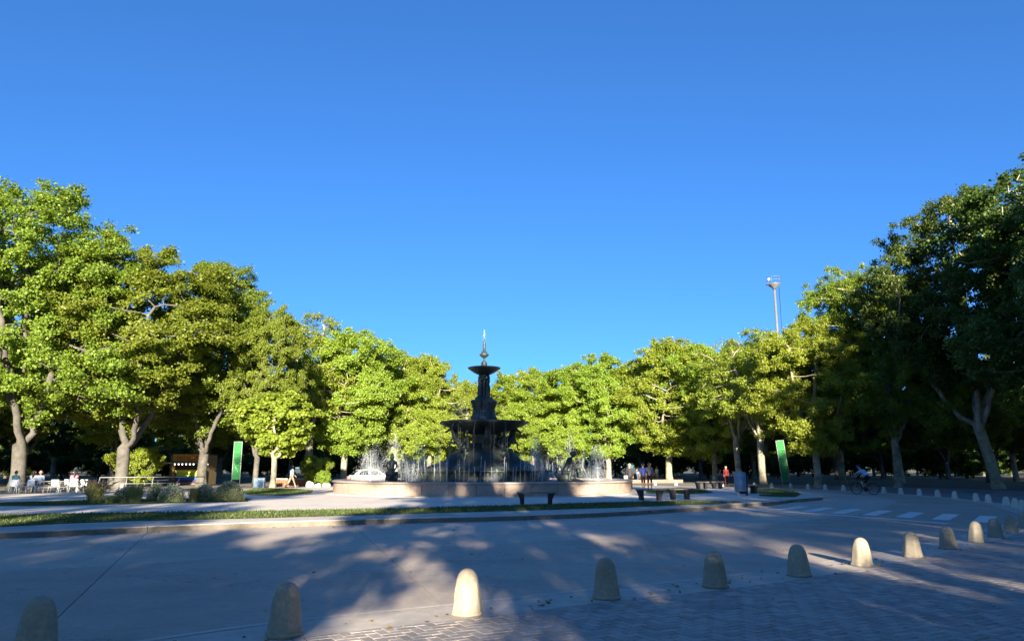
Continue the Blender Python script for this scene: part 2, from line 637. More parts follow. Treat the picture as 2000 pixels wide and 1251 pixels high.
# concrete road slabs with open joints between them
isl_line = resample(ISLAND, 5.35)
start = at(290, 1037)
sv = Vector((start.x, start.y))
k0 = nearest(ISLAND, sv)
rot = ISLAND[k0:] + ISLAND[:k0]
joint_pts = resample(rot, 5.35)
def outer_of(q):
    return OUTER[nearest(OUTER, q)]
GUT = 0.60
LIN = offset(OUTER, GUT)      # edge of the carriageway, at the painted line
nj = len(joint_pts)
def across(q):
    i = nearest(LIN, q)
    if q.y > 32 or q.x < -25:
        return i
    f_ = min(1.0, (32 - q.y) / 8)
    d = LIN[i] - q
    a_ = -math.radians(11) * f_
    d = Vector((d.x * math.cos(a_) - d.y * math.sin(a_), d.x * math.sin(a_) + d.y * math.cos(a_))).normalized()
    n = len(LIN)
    best, bi_ = 9, i
    for k_ in range(-40, 41):
        e_ = (LIN[(i + k_) % n] - q).normalized()
        v_ = 1 - e_.dot(d)
        if v_ < best:
            best, bi_ = v_, (i + k_) % n
    return bi_
step_i = len(rot) / nj
def lerp2(a, b, t):
    return a.lerp(b, t)
G = 0.007
for k in range(nj):
    i0, i1 = int(round(k * step_i)), int(round((k + 1) * step_i))
    ins = [rot[i % len(rot)] for i in range(i0, i1 + 1, 3)]
    if (i1 - i0) % 3:
        ins.append(rot[i1 % len(rot)])
    ia = across(ins[0]); ib = across(ins[-1])
    n = len(LIN)
    span = (ib - ia) % n
    if span > n / 2:
        span = 0
    m = max(3, len(ins))
    outs = [LIN[(ia + int(round(span * t / (m - 1)))) % n] for t in range(m)]
    ins2 = [ins[min(len(ins) - 1, int(round(t * (len(ins) - 1) / (m - 1))))] for t in range(m)]
    for half, (t0, t1) in enumerate(((0.0, 0.49), (0.49, 1.0))):
        A = [lerp2(outs[t], ins2[t], t0) for t in range(m)]
        B = [lerp2(outs[t], ins2[t], t1) for t in range(m)]
        # shrink ends for the joint
        for L_ in (A, B):
            for e, nb in ((0, 1), (-1, -2)):
                d = L_[nb] - L_[e]
                if d.length > 1e-6:
                    L_[e] = L_[e] + d.normalized() * min(G, d.length * 0.4)
        if half == 0:
            B = [b + (a - b).normalized() * 0.003 for a, b in zip(A, B)]
        vs_ = [(p.x, p.y, 0.0) for p in A] + [(p.x, p.y, 0.0) for p in B]
        zb = -0.02
        vs_ += [(p.x, p.y, zb) for p in A] + [(p.x, p.y, zb) for p in B]
        fs_ = [(t, t + 1, m + t + 1, m + t) for t in range(m - 1)]
        fs_ += [(t + 1, t, 2 * m + t, 2 * m + t + 1) for t in range(m - 1)]
        fs_ += [(m + t, m + t + 1, 3 * m + t + 1, 3 * m + t) for t in range(m - 1)]
        fs_ += [(0, m, 3 * m, 2 * m), (m - 1, 3 * m - 1, 4 * m - 1, 2 * m - 1)]
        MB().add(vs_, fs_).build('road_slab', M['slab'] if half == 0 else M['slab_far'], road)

# gutter strip and painted edge line
def strip(name, A, B, z, mat, closed=True, parent=None, every=2):
    A, B = A[::every], B[::every]
    n = len(A)
    vs_ = [(p.x, p.y, z) for p in A] + [(p.x, p.y, z) for p in B]
    rng = range(n if closed else n - 1)
    fs_ = [(i, (i + 1) % n, n + (i + 1) % n, n + i) for i in rng]
    me = MB().add(vs_, fs_).mesh(name)
    return obj(name, me, parent, mat)
gut = strip('gutter', offset(OUTER, -0.20), offset(OUTER, GUT - 0.006), 0.003, M['gutter'])
tag(gut, 'pale concrete gutter strip under the bollards', 'gutter', kind='structure')
M['paint_worn'] = surf('worn_line_paint', (0.60, 0.55, 0.49), (0.46, 0.41, 0.355), 14, 0.75, 0.1, stain=(0.42, 0.355, 0.30), stain_scale=1.2, stain_amt=0.95)
strip('painted_line', offset(OUTER, GUT - 0.02), offset(OUTER, GUT + 0.08), 0.0075, M['paint_worn'], parent=road)

# stop line and zebra bars
def quad_sheet(name, P, z, mat, parent):
    return MB().add([(p[0], p[1], z) for p in P], [(0, 1, 2, 3)]).build(name, mat, parent)
sl = [at(1452, 995), at(1600, 1003.5), at(1748, 1014), at(1854, 1023)]
A_, B_ = [], []
for i, p in enumerate(sl):
    d = (sl[min(i + 1, 3)] - sl[max(i - 1, 0)]).normalized()
    nn = Vector((-d.y, d.x, 0)) * 0.16
    A_.append(p + nn); B_.append(p - nn)
strip('stop_line', [Vector((p.x, p.y)) for p in A_], [Vector((p.x, p.y)) for p in B_], 0.008, M['paint'], closed=False, parent=road, every=1)
n0, n1 = Vector((10.1, 29.3)), Vector((13.75, 22.85))
zd = Vector((0.575, 0.818))
pd = (n1 - n0).normalized()
for k in range(7):
    p = n0.lerp(n1, k / 6)
    a = p; b = p + pd * 0.56; c = b + zd * 3.5; d = a + zd * 3.5
    quad_sheet('zebra_bar', [a, b, c, d], 0.008, M['paint'], road)

# island: kerb slabs, plaza, lawns
isl = sheet('island', resample(offset(ISLAND, 0.3), 0.8), 0.10, M['joint'])
tag(isl, 'raised island with the fountain and paved plaza', 'island', kind='structure')
KW = 1.9
IN_ = offset(ISLAND, KW)
for k in range(nj):
    i0, i1 = int(round(k * step_i)), int(round((k + 1) * step_i))
    idx = list(range(i0, i1 + 1, 3))
    if idx[-1] != i1:
        idx.append(i1)
    rotin = IN_[k0:] + IN_[:k0]
    A = [rot[i % len(rot)] for i in idx]
    B = [rotin[i % len(rot)] for i in idx]
    for L_ in (A, B):
        for e, nb in ((0, 1), (-1, -2)):
            d = L_[nb] - L_[e]
            L_[e] = L_[e] + d.normalized() * 0.010
    m = len(A)
    A2 = [a + (b - a).normalized() * 0.02 for a, b in zip(A, B)]
    vs_ = [(p.x, p.y, -0.02) for p in A] + [(p.x, p.y, 0.13) for p in A] + [(p.x, p.y, 0.15) for p in A2] + [(p.x, p.y, 0.15) for p in B] + [(p.x, p.y, 0.05) for p in B]
    fs_ = []
    for r_ in range(4):
        fs_ += [(r_ * m + t, r_ * m + t + 1, (r_ + 1) * m + t + 1, (r_ + 1) * m + t) for t in range(m - 1)]
    fs_ += [(0, m, 2 * m, 3 * m, 4 * m), tuple(r_ * m + m - 1 for r_ in range(4, -1, -1))]
    kb = MB().add(vs_, fs_)
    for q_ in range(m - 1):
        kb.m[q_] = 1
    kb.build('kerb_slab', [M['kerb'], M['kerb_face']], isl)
pl = sheet('plaza', resample(offset(ISLAND, KW + 0.01), 0.5), 0.150, M['plaza'], isl)

PZ = 0.156
def pxpoly(pts, z=PZ):
    return [at(x, y, z) for x, y in pts]
lawn_front = [Vector((-30, 13.6, 0)), Vector((-24, 14.2, 0)), Vector((-18, 16.0, 0))] + pxpoly([(0, 1028), (125, 1022), (250, 1017), (500, 1011), (750, 1004), (1000, 997), (1180, 991.5), (1312, 986.5), (1400, 983), (1452, 980)]) + \
             pxpoly([(1400, 978), (1312, 977.5), (1180, 980.5), (1000, 986), (750, 992.5), (500, 997), (250, 1000), (0, 1004)]) + [Vector((-22, 21.2, 0)), Vector((-28, 19.5, 0)), Vector((-31.5, 17, 0))]
LAWNS = [lawn_front,
         pxpoly([(-60, 987), (60, 987.5), (165, 985.5), (330, 982), (484, 979), (490, 973.5), (300, 973), (160, 976), (60, 981), (-60, 982)]),
         pxpoly([(486, 966), (560, 967), (607, 962), (612, 957), (560, 953), (500, 953), (470, 959)]),
         pxpoly([(1262, 962.5), (1350, 964), (1394, 961.5), (1375, 956), (1330, 952.5), (1262, 957)]),
         pxpoly([(1484, 968), (1520, 969.5), (1554, 970), (1564, 964.5), (1550, 958.5), (1510, 955.5), (1478, 955), (1478, 960)]),
         ]
for P in LAWNS:
    o = sheet('lawn', P, PZ, M['lawn'], isl)
# grass blades on the lawns
rng = np.random.default_rng(5)
bv, bf = [], []
def blades(poly, count, h=0.055):
    xs = [p[0] for p in poly]; ys = [p[1] for p in poly]
    n = 0
    while n < count:
        x = rng.uniform(min(xs), max(xs)); y = rng.uniform(min(ys), max(ys))
        if y > 1.6 * abs(x) + 60 or not inside((x, y), poly):
            n += 0.2
            continue
        n += 1
        a = rng.uniform(0, 6.28); w = rng.uniform(0.010, 0.022); hh = h * rng.uniform(0.6, 1.5)
        lx, ly = rng.normal(0, 0.025, 2)
        b = len(bv)
        bv.extend([(x - w * math.cos(a), y - w * math.sin(a), PZ), (x + w * math.cos(a), y + w * math.sin(a), PZ), (x + lx, y + ly, PZ + hh)])
        bf.append((b, b + 1, b + 2))
for P, c_ in zip(LAWNS, (42000, 5000, 6000, 3500, 3000)):
    blades([(p.x, p.y) for p in P], c_)
o = MB().add(bv, bf).build('grass', M['blade'])
tag(o, 'short green turf on the crescent lawns of the island', 'grass', kind='stuff')

# ------------------------------------------------------------------ herringbone pavers on the near pavement
EDGE = offset(OUTER, -0.222)
near_idx = [i for i, p in enumerate(EDGE) if -9 < p.x < 19 and p.y < 25]
near_arr = np.array([(EDGE[i].x, EDGE[i].y) for i in near_idx])
near_tan = []
for i in near_idx:
    t = (EDGE[(i + 1) % len(EDGE)] - EDGE[i - 1]).normalized()
    near_tan.append((t.x, t.y))
near_tan = np.array(near_tan)
# outward normal: curve is counter-clockwise, outside lies to the right of the tangent
near_nrm = np.stack([near_tan[:, 1], -near_tan[:, 0]], 1)
bi = [i for i in near_idx if -8.5 < EDGE[i].x < 18.5 and EDGE[i].y < 23]
FAR_E = offset(OUTER, -8.9)
bed_poly = [EDGE[i] for i in bi][::3] + [FAR_E[i] for i in bi][::-1][::6]
bed = sheet('pavement_bed', bed_poly, -0.010, M['joint'])
tag(bed, 'near pavement of grey herringbone pavers beside the road', 'pavement', kind='structure')
strip('edge_joint', offset(OUTER, -0.25), offset(OUTER, -0.195), -0.006, M['joint'], parent=bed)
ang = math.radians(29)
ux, uy = Vector((math.cos(ang), math.sin(ang))), Vector((-math.sin(ang), math.cos(ang)))
PWD = 0.112
GAP = 0.0052
ZT = 0.012

def clip_half(poly, o_, n_):
    out = []
    for i in range(len(poly)):
        a, b = poly[i], poly[(i + 1) % len(poly)]
        da, db = (a - o_).dot(n_), (b - o_).dot(n_)
        if da >= 0:
            out.append(a)
        if (da >= 0) != (db >= 0):
            out.append(a.lerp(b, da / (da - db)))
    return out

def paver_shape(poly, z0, z1, ch=0.006):
    n = len(poly)
    c = sum(poly, Vector((0, 0))) / n
    ins = [p + (c - p).normalized() * min(ch * 1.6, (c - p).length * 0.4) for p in poly]
    vs_ = [(p.x, p.y, z0) for p in poly] + [(p.x, p.y, z1 - ch * 0.7) for p in poly] + [(p.x, p.y, z1) for p in ins]
    fs_ = []
    for r_ in range(2):
        fs_ += [(r_ * n + k, r_ * n + (k + 1) % n, (r_ + 1) * n + (k + 1) % n, (r_ + 1) * n + k) for k in range(n)]
    fs_.append(tuple(range(2 * n, 3 * n)))
    return vs_, fs_

rnd = random.Random(11)
whole, cut = [], []
for i in range(-140, 200):
    for j in range(-90, 90):
        for kind in (0, 1):
            bx_, by_ = i + 2 * j, i - 2 * j
            if kind == 0:
                x0, y0, lx, ly = bx_, by_, 2, 1
            else:
                x0, y0, lx, ly = bx_, by_ + 1, 1, 2
            cx, cy = (x0 + lx / 2) * PWD, (y0 + ly / 2) * PWD
            c = ux * cx + uy * cy + Vector((0, 6.0))
            if not (-10 < c.x < 24 and -4.0 < c.y < 23):
                continue
            d2 = (near_arr[:, 0] - c.x) ** 2 + (near_arr[:, 1] - c.y) ** 2
            q = int(d2.argmin())
            n_ = Vector(near_nrm[q]); o_ = Vector(near_arr[q])
            sd = (c - o_).dot(n_)
            if sd < -0.16 or sd > 8.6 or not (-8.3 < o_.x < 18.3):
                continue
            hx, hy = lx * PWD / 2 - GAP, ly * PWD / 2 - GAP
            if sd > 0.14:
                whole.append((c, kind))
            else:
                poly = [c + ux * (sx * hx) + uy * (sy * hy) for sx, sy in ((-1, -1), (1, -1), (1, 1), (-1, 1))]
                poly = clip_half(poly, o_, n_)
                if len(poly) >= 3:
                    ar = abs(0.5 * sum(poly[k - 1].x * poly[k].y - poly[k].x * poly[k - 1].y for k in range(len(poly))))
                    if ar > 0.0012:
                        cut.append(poly)
base_poly = [Vector((-PWD + GAP, -PWD / 2 + GAP)), Vector((PWD - GAP, -PWD / 2 + GAP)), Vector((PWD - GAP, PWD / 2 - GAP)), Vector((-PWD + GAP, PWD / 2 - GAP))]
pvs, pfs = paver_shape(base_poly, -0.015, 0.0)
paver_me = MB().add(pvs, pfs).mesh('paver')
paver_me.materials.append(M['paver'])
def in_view(c):
    return c.y > 6.9 and abs(c.x) < c.y * 0.685
vis = sorted([w for w in whole if in_view(w[0])], key=lambda w: w[0].length)
single = vis[:300]
sset = set(id(w) for w in single)
for c, kind in single:
    o = bpy.data.objects.new('paver', paver_me)
    o.location = (c.x, c.y, ZT + rnd.uniform(-0.002, 0.002))
    o.rotation_euler = (rnd.gauss(0, 0.006), rnd.gauss(0, 0.006), ang + (math.pi / 2 if kind else 0))
    link(o, bed)
mb = MB()
for w in whole:
    if id(w) in sset:
        continue
    c, kind = w
    Mx = Matrix.Translation((c.x, c.y, ZT + rnd.uniform(-0.002, 0.002))) @ Matrix.Rotation(ang + (math.pi / 2 if kind else 0), 4, 'Z') @ Matrix.Rotation(rnd.gauss(0, 0.006), 4, 'X')
    mb.add([Mx @ Vector(v) for v in pvs], pfs)
for poly in cut:
    a_, b_ = paver_shape(poly, -0.009, ZT + rnd.uniform(-0.002, 0.001))
    mb.add(a_, b_)
M['paver_many'] = surf('grey_paver_many', (0.385, 0.34, 0.305), (0.30, 0.265, 0.24), 6, 0.7, 0.35, 120, stain=(0.27, 0.235, 0.21), stain_scale=0.9, stain_amt=0.6, per_island=0.2, bdist=0.006)
o = mb.build('pavers', M['paver_many'], bed)
tag(o, kind='stuff')

# ------------------------------------------------------------------ bollards
def bollard_mesh(seed):
    n = 36
    rr_ = random.Random(seed)
    prof = [(0.178, 0.0), (0.192, 0.012), (0.192, 0.03), (0.180, 0.045), (0.165, 0.15), (0.149, 0.27), (0.137, 0.345), (0.125, 0.395), (0.106, 0.44), (0.078, 0.473), (0.042, 0.493), (0.001, 0.5)]
    def wob(a, j):
        am = (a % (math.pi / 3)) - math.pi / 6
        k = min(0.985, math.cos(math.pi / 6) / math.cos(am) * 1.04)
        f = max(0.0, min(1.0, (0.42 - prof[j][1]) / 0.10))
        return (k * f + (1 - f) * 0.955) * 1.0
    mb = MB().lathe(prof, n, wob=wob)
    for k_ in range(len(mb.v)):
        x_, y_, z_ = mb.v[k_]
        if z_ > 0.02:
            w_ = 1 + 0.004 * math.sin(17 * x_ + seed) * math.cos(23 * z_ + 2 * seed) + rr_.uniform(-0.0015, 0.0015)
            if rr_.random() < 0.012:
                w_ -= 0.05
            mb.v[k_] = (x_ * w_, y_ * w_, z_)
    me = mb.mesh('bollard')
    for p in me.polygons:
        p.use_smooth = p.center.z > 0.41
    me.materials.append(M['bollard'])
    return me
BMS = [bollard_mesh(k_) for k_ in range(5)]
near_names = ['stone bollard cut off by the bottom left corner of the picture', 'stone bollard standing on the joint line, second from the left',
              'weathered bollard with a sunlit foot, in the pale sun patch at centre', 'stone bollard just right of the sun patch, fourth from the left',
              'stone bollard fifth from the left along the near pavement', 'stone bollard sixth from the left along the near pavement',
              'bollard with a sunlit right flank beside a long light streak', 'stone bollard directly right of the sunlit-flank bollard',
              'ninth bollard from the left, in front of the stop line end', 'tenth bollard from the left, below the zebra crossing end', 'eleventh bollard from the left, near the right edge',
              'twelfth bollard from the left, almost at the right edge', 'last near bollard, cut by the right edge of the picture']
np_ = [(67, 1278, .49), (555, 1241, .50), (913, 1200, .49), (1185, 1168, .49), (1397, 1146, .475), (1561, 1124, .46), (1684, 1104, .45), (1782, 1087, .45), (1853, 1071, .44), (1907, 1058, .44), (1945, 1048, .43), (1975, 1039, .43), (2001, 1030, .42)]
rb = random.Random(3)
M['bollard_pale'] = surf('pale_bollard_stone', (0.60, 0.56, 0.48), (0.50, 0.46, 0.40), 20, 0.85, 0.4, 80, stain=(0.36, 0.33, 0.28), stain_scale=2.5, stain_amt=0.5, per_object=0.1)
def bollard(p, h, label, group):
    o = bpy.data.objects.new('bollard', rb.choice(BMS))
    col.objects.link(o)
    o.location = (p[0], p[1], 0.0035)
    w = (0.5 + h) / 1.0
    o.scale = (w * rb.uniform(0.97, 1.03), w * rb.uniform(0.97, 1.03), h / 0.5)
    o.rotation_euler = (rb.gauss(0, 0.012), rb.gauss(0, 0.012), rb.uniform(0, 6.28))
    tag(o, label, 'bollard', group)
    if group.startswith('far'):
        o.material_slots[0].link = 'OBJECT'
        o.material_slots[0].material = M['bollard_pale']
for (x, y, h), lb in zip(np_, near_names):
    p = at(x, y)
    bollard(p, h, lb, 'bollards along the near pavement')
fx = [(1989, 995), (1972, 991), (1952, 987), (1920.5, 981), (1897, 978), (1861, 973), (1832, 970), (1797.6, 967), (1764, 964.3), (1734, 962), (1662, 957.5), (1628.5, 955.8), (1594, 954.4),
      (1559.6, 953), (1525, 951.8), (1491.8, 950.6), (1459, 949.6), (1426, 948.9), (1380, 947.9), (1335, 947), (1290, 946.4)]
for k, (x, y) in enumerate(fx):
    p = at(x, y)
    q = OUTER[nearest(OUTER, Vector((p.x, p.y)))]
    lb = 'small pale bollard in the far row curving behind the zebra crossing' if x > 1700 else 'small pale bollard in the far row left of the cyclist'
    if k == 0:
        lb = 'far-row bollard nearest the right edge of the picture'
    elif k == 5:
        lb = 'far-row bollard catching a patch of sun on its side'
    elif k == 9:
        lb = 'far-row bollard directly right of the cyclist'
    bollard((p.x * 0.4 + q.x * 0.6, p.y * 0.4 + q.y * 0.6), 0.39, lb, 'far bollards around the bend')
for k, (x, y) in enumerate([(9, 961), (55, 960), (97, 959), (141, 958), (186, 956.5), (222, 955.5), (535, 950)]):
    p = at(x, y)
    q = OUTER[nearest(OUTER, Vector((p.x, p.y)))]
    if x != 535:
        p = (p.x * 0.4 + q.x * 0.6, p.y * 0.4 + q.y * 0.6)
    bollard(p, 0.42, 'small bollard by the white chairs at far left' if x < 500 else 'sunlit bollard at the foot of the slim tree behind the blue-grey box', 'far bollards at the left')

# ------------------------------------------------------------------ fountain
FY = 46.4
FX = x_at(944, FY)
def zf(py, y=FY):
    return on_y(948, py, y).z
water_m, nt_, out_ = newmat('pool_water')
pb = nt_.nodes.new('ShaderNodeBsdfPrincipled')
pb.inputs['Base Color'].default_value = (0.10, 0.17, 0.17, 1)
pb.inputs['Roughness'].default_value = 0.12
pb.inputs['Specular IOR Level'].default_value = 0.6
nz = nt_.nodes.new('ShaderNodeTexNoise'); nz.inputs['Scale'].default_value = 3.5; nz.inputs['Detail'].default_value = 3
tc = nt_.nodes.new('ShaderNodeNewGeometry')
bu = nt_.nodes.new('ShaderNodeBump'); bu.inputs['Strength'].default_value = 0.5; bu.inputs['Distance'].default_value = 0.05
nt_.links.new(tc.outputs['Position'], nz.inputs['Vector']); nt_.links.new(nz.outputs['Fac'], bu.inputs['Height']); nt_.links.new(bu.outputs[0], pb.inputs['Normal'])
nt_.links.new(pb.outputs[0], out_.inputs['Surface'])
spray_m, nt_, out_ = newmat('water_spray')
tr = nt_.nodes.new('ShaderNodeBsdfTransparent')
df = nt_.nodes.new('ShaderNodeBsdfDiffuse'); df.inputs['Color'].default_value = (0.78, 0.82, 0.85, 1)
tl = nt_.nodes.new('ShaderNodeBsdfTranslucent'); tl.inputs['Color'].default_value = (0.78, 0.82, 0.85, 1)
m0 = nt_.nodes.new('ShaderNodeMixShader'); m0.inputs[0].default_value = 0.4
m1 = nt_.nodes.new('ShaderNodeMixShader'); m1.inputs[0].default_value = 0.42
nt_.links.new(df.outputs[0], m0.inputs[1]); nt_.links.new(tl.outputs[0], m0.inputs[2])
nt_.links.new(tr.outputs[0], m1.inputs[1]); nt_.links.new(m0.outputs[0], m1.inputs[2]); nt_.links.new(m1.outputs[0], out_.inputs['Surface'])

fountain = empty('fountain', (FX, FY, 0.15))
tag(fountain, 'tall dark bronze tiered fountain in a round pinkish stone basin', 'fountain')
ZB = 0.15
RB = 8.95
mb = MB().lathe([(RB - 0.05, -0.02), (RB - 0.05, 0.60), (RB - 0.35, 0.60), (RB - 0.35, 0.25), (0.01, 0.25)], 120, smooth=False)
wall = mb.build('basin_wall', M['joint'], fountain)
NP = 40
for k in range(NP):
    a0, a1 = 2 * math.pi * k / NP + 0.0012, 2 * math.pi * (k + 1) / NP - 0.0012
    vs_, n = [], 6
    for rr in (RB - 0.06, RB):
        for zz in (0.0, 0.60):
            for t in range(n):
                a = a0 + (a1 - a0) * t / (n - 1)
                vs_.append((rr * math.cos(a), rr * math.sin(a), zz))
    fs_ = []
    for t in range(n - 1):
        fs_ += [(2 * n + t, 2 * n + t + 1, 3 * n + t + 1, 3 * n + t), (n + t, 3 * n + t, 3 * n + t + 1, n + t + 1)]
    fs_ += [(0, 2 * n, 3 * n, n), (n - 1, 2 * n - 1, 4 * n - 1, 3 * n - 1)]
    MB().add(vs_, fs_).build('stone_panel', M['granite'], wall)
mb = MB().lathe([(RB - 0.50, 0.60), (RB + 0.04, 0.60), (RB + 0.10, 0.625), (RB + 0.12, 0.66), (RB + 0.10, 0.70), (RB + 0.03, 0.725), (RB - 0.45, 0.725), (RB - 0.50, 0.70), (RB - 0.50, 0.60)], 120)
mb.build('basin_rim', M['granite_rim'], fountain)
pool = MB().lathe([(RB - 0.46, 0.56), (0.01, 0.56)], 96, smooth=False).build('pool_water', water_m, None, (FX, FY, ZB))
tag(pool, 'rippled pool water inside the fountain basin', 'water', kind='structure')
# low plinth step round the basin
MB().lathe([(RB + 0.55, 0.0), (RB + 0.55, 0.045), (RB - 0.02, 0.05)], 120, smooth=False).build('plinth_step', M['kerb'], fountain)

# inner drum and rock mound
DR = 4.1
dz = zf(917) - ZB
MB().lathe([(DR + 0.03, 0.3), (DR + 0.03, 0.62), (DR - 0.08, 0.68), (DR - 0.08, dz - 0.18), (DR + 0.06, dz - 0.12), (DR + 0.10, dz - 0.05), (DR + 0.04, dz), (DR - 0.25, dz), (DR - 0.3, dz - 0.12), (0.01, dz - 0.12)], 96).build('inner_basin', M['bronze'], fountain)
rib_me = MB().box((0, 0, 0), (0.06, 0.10, dz - 0.84)).mesh('rib')
rib_me.materials.append(M['bronze'])
for k in range(64):
    a = 2 * math.pi * k / 64
    rb_ = link(bpy.data.objects.new('rib', rib_me), fountain)
    rb_.location = ((DR - 0.06) * math.cos(a), (DR - 0.06) * math.sin(a), (0.66 + dz - 0.16) / 2)
    rb_.rotation_euler = (0, 0, a)
rk = random.Random(9)
jit = {}
def rock(a, j):
    key = (round(a, 3), j)
    if key not in jit:
        jit[key] = rk.uniform(0.93, 1.07)
    lobes = 1 + 0.20 * math.cos(4 * a)
    return jit[key] * (lobes if j < 5 else 1 + 0.08 * math.cos(4 * a))
z1, z2, z3 = zf(905) - ZB, zf(882) - ZB, zf(868) - ZB
MB().lathe([(3.5, dz - 0.15), (2.7, z1 - 0.1), (2.05, z1 + 0.12), (1.85, (z1 + z2) / 2), (1.75, z2 - 0.12), (1.6, z2 + 0.02), (1.25, z2 + 0.15), (1.1, z3), (0.8, z3 + 0.1)], 40, wob=rock).build('rock_mound', M['bronze'], fountain)
# column, bowls, pedestal
zc0, zc1 = zf(885) - ZB, zf(838) - ZB
MB().lathe([(1.05, zc0), (1.0, zc0 + 0.25), (0.74, zc0 + 0.42), (0.70, zc0 + 0.9), (0.78, zc1 - 0.15), (0.95, zc1), (1.25, zc1 + 0.1), (0.4, zc1 + 0.15)], 40).build('column', M['bronze'], fountain)
zb0 = zf(845) - ZB; zb1 = zf(825) - ZB
def petal(a, j):
    return 1 + (0.018 * math.cos(16 * a) if j > 2 else 0)
MB().lathe([(0.8, zb0 - 0.1), (1.15, zb0), (1.75, zb0 + 0.18), (2.3, zb0 + 0.38), (2.62, zb1 - 0.10), (2.70, zb1 - 0.03), (2.66, zb1 + 0.05), (2.5, zb1 + 0.02), (1.6, zb1 - 0.1), (0.5, zb1 - 0.12)], 64, wob=petal).build('lower_bowl', M['bronze'], fountain)
zp = [zf(y) - ZB for y in (826, 812, 806, 798, 790, 784, 779, 776)]
MB().lathe([(0.80, zp[0] - 0.1), (0.80, zp[1] - 0.1), (0.74, zp[1]), (0.66, zp[2]), (0.60, zp[3]), (0.66, zp[4]), (0.74, zp[5]), (0.70, zp[5] + 0.08), (0.54, zp[6]), (0.54, zp[7] + 0.02), (0.4, zp[7] + 0.06)], 32, wob=lambda a, j: 1 + 0.04 * math.cos(6 * a)).build('pedestal', M['bronze'], fountain)
for k in range(6):
    a = 2 * math.pi * k / 6 + 0.26
    c_ = Vector((0.63 * math.cos(a), 0.63 * math.sin(a), 0))
    ped = blobs([((c_.x * 1.02, c_.y * 1.02, zp[1] + 0.05), (c_.x * 1.0, c_.y * 1.0, zp[3]), 0.10, 0.07, 0), ((c_.x, c_.y, zp[3]), (c_.x * 1.12, c_.y * 1.12, zp[5] - 0.02), 0.07, 0.14, 0)], 0.025, 3, 0.6)
    obj('scroll', ped, fountain, M['bronze'])
zk0, zk1 = zf(777) - ZB, zf(730) - ZB
hk = zk1 - zk0
for k in range(3):
    a = 2 * math.pi * k / 3 + math.pi / 6 + math.pi
    dx, dy = math.cos(a), math.sin(a)
    def P(r, s, h):
        return (dx * r - dy * s, dy * r + dx * s, zk0 + h * hk)
    parts = [(P(.28, -.07, .02), P(.27, -.07, .30), .10, .12, 0), (P(.28, .07, .02), P(.27, .07, .30), .10, .12, 0), (P(.27, 0, .10), P(.27, 0, .45), .17, .17, 0), (P(.27, 0, .45), P(.27, 0, .55), .16, .12, 0),
             (P(.27, 0, .55), P(.28, 0, .70), .12, .15, 0), (P(.28, 0, .78), P(.30, 0, .90), .05, .085, 0), (P(.28, -.15, .74), P(.26, -.22, .86), .05, .045, 0), (P(.26, -.22, .86), P(.22, -.16, 1.02), .045, .04, 0),
             (P(.28, .15, .74), P(.26, .22, .86), .05, .045, 0), (P(.26, .22, .86), P(.22, .16, 1.02), .045, .04, 0), (P(.29, .0, .90), P(.29, 0, .95), .085, .07, 0)]
    obj('caryatid', blobs(parts, 0.022, 2, 0.7), fountain, M['bronze'])
MB().lathe([(0.20, zk0), (0.16, zk0 + 0.2 * hk), (0.16, zk0 + 0.9 * hk), (0.25, zk1)], 16).build('core_shaft', M['bronze'], fountain)
zu0, zu1 = zf(731) - ZB, zf(719) - ZB
MB().lathe([(0.22, zu0 - 0.05), (0.40, zu0), (0.62, zu0 + 0.10), (0.88, zu1 - 0.12), (1.02, zu1 - 0.02), (1.05, zu1 + 0.03), (1.0, zu1 + 0.05), (0.6, zu1 - 0.04), (0.2, zu1 - 0.02)], 48).build('upper_bowl', M['bronze'], fountain)
z_ = [zf(y) - ZB for y in (719, 711, 704, 699, 694, 689, 686, 675, 664, 657)]
MB().lathe([(0.25, z_[0] - 0.05), (0.25, z_[0] + 0.12), (0.17, z_[1]), (0.20, z_[1] + 0.08), (0.08, z_[2]), (0.06, z_[3] - 0.02), (0.16, z_[3] + 0.06), (0.28, z_[4]), (0.31, z_[4] + 0.05), (0.18, z_[5]), (0.16, z_[5] + 0.1), (0.10, z_[6]), (0.085, z_[7]), (0.10, z_[7] + 0.05), (0.05, z_[8]), (0.035, z_[8] + 0.05), (0.012, z_[9])], 20).build('finial', M['bronze'], fountain)

def horse_parts(a, r0, zb_, s=1.0):
    dx, dy = math.cos(a), math.sin(a)
    def P(r, sd, h):
        return (dx * (r0 + r * s) - dy * sd * s, dy * (r0 + r * s) + dx * sd * s, zb_ + h * s)
    q = [(P(-.55, 0, .25), P(0.0, 0, .62), .24, .27, 0), (P(0, 0, .62), P(.34, 0, 1.02), .25, .19, 0), (P(.34, 0, 1.02), P(.50, .02, 1.50), .17, .12, 0), (P(.50, .02, 1.52), P(.82, .03, 1.30), .105, .06, 0),
         (P(.46, -.05, 1.60), P(.45, -.06, 1.70), .03, .01, 0), (P(.46, .07, 1.60), P(.45, .08, 1.70), .03, .01, 0), (P(.22, 0, 1.15), P(.36, 0, 1.56), .07, .05, 0),
         (P(.15, -.17, .75), P(.58, -.20, .80), .09, .065, 0), (P(.58, -.20, .80), P(.62, -.20, .46), .055, .045, 0), (P(.62, -.20, .46), P(.72, -.20, .42), .05, .045, 0),
         (P(.15, .17, .75), P(.50, .22, .98), .09, .065, 0), (P(.50, .22, .98), P(.66, .22, .70), .055, .045, 0), (P(.66, .22, .70), P(.75, .22, .67), .05, .045, 0),
         (P(-.55, 0, .25), P(-.75, .15, -.05), .22, .16, 0)]
    return q
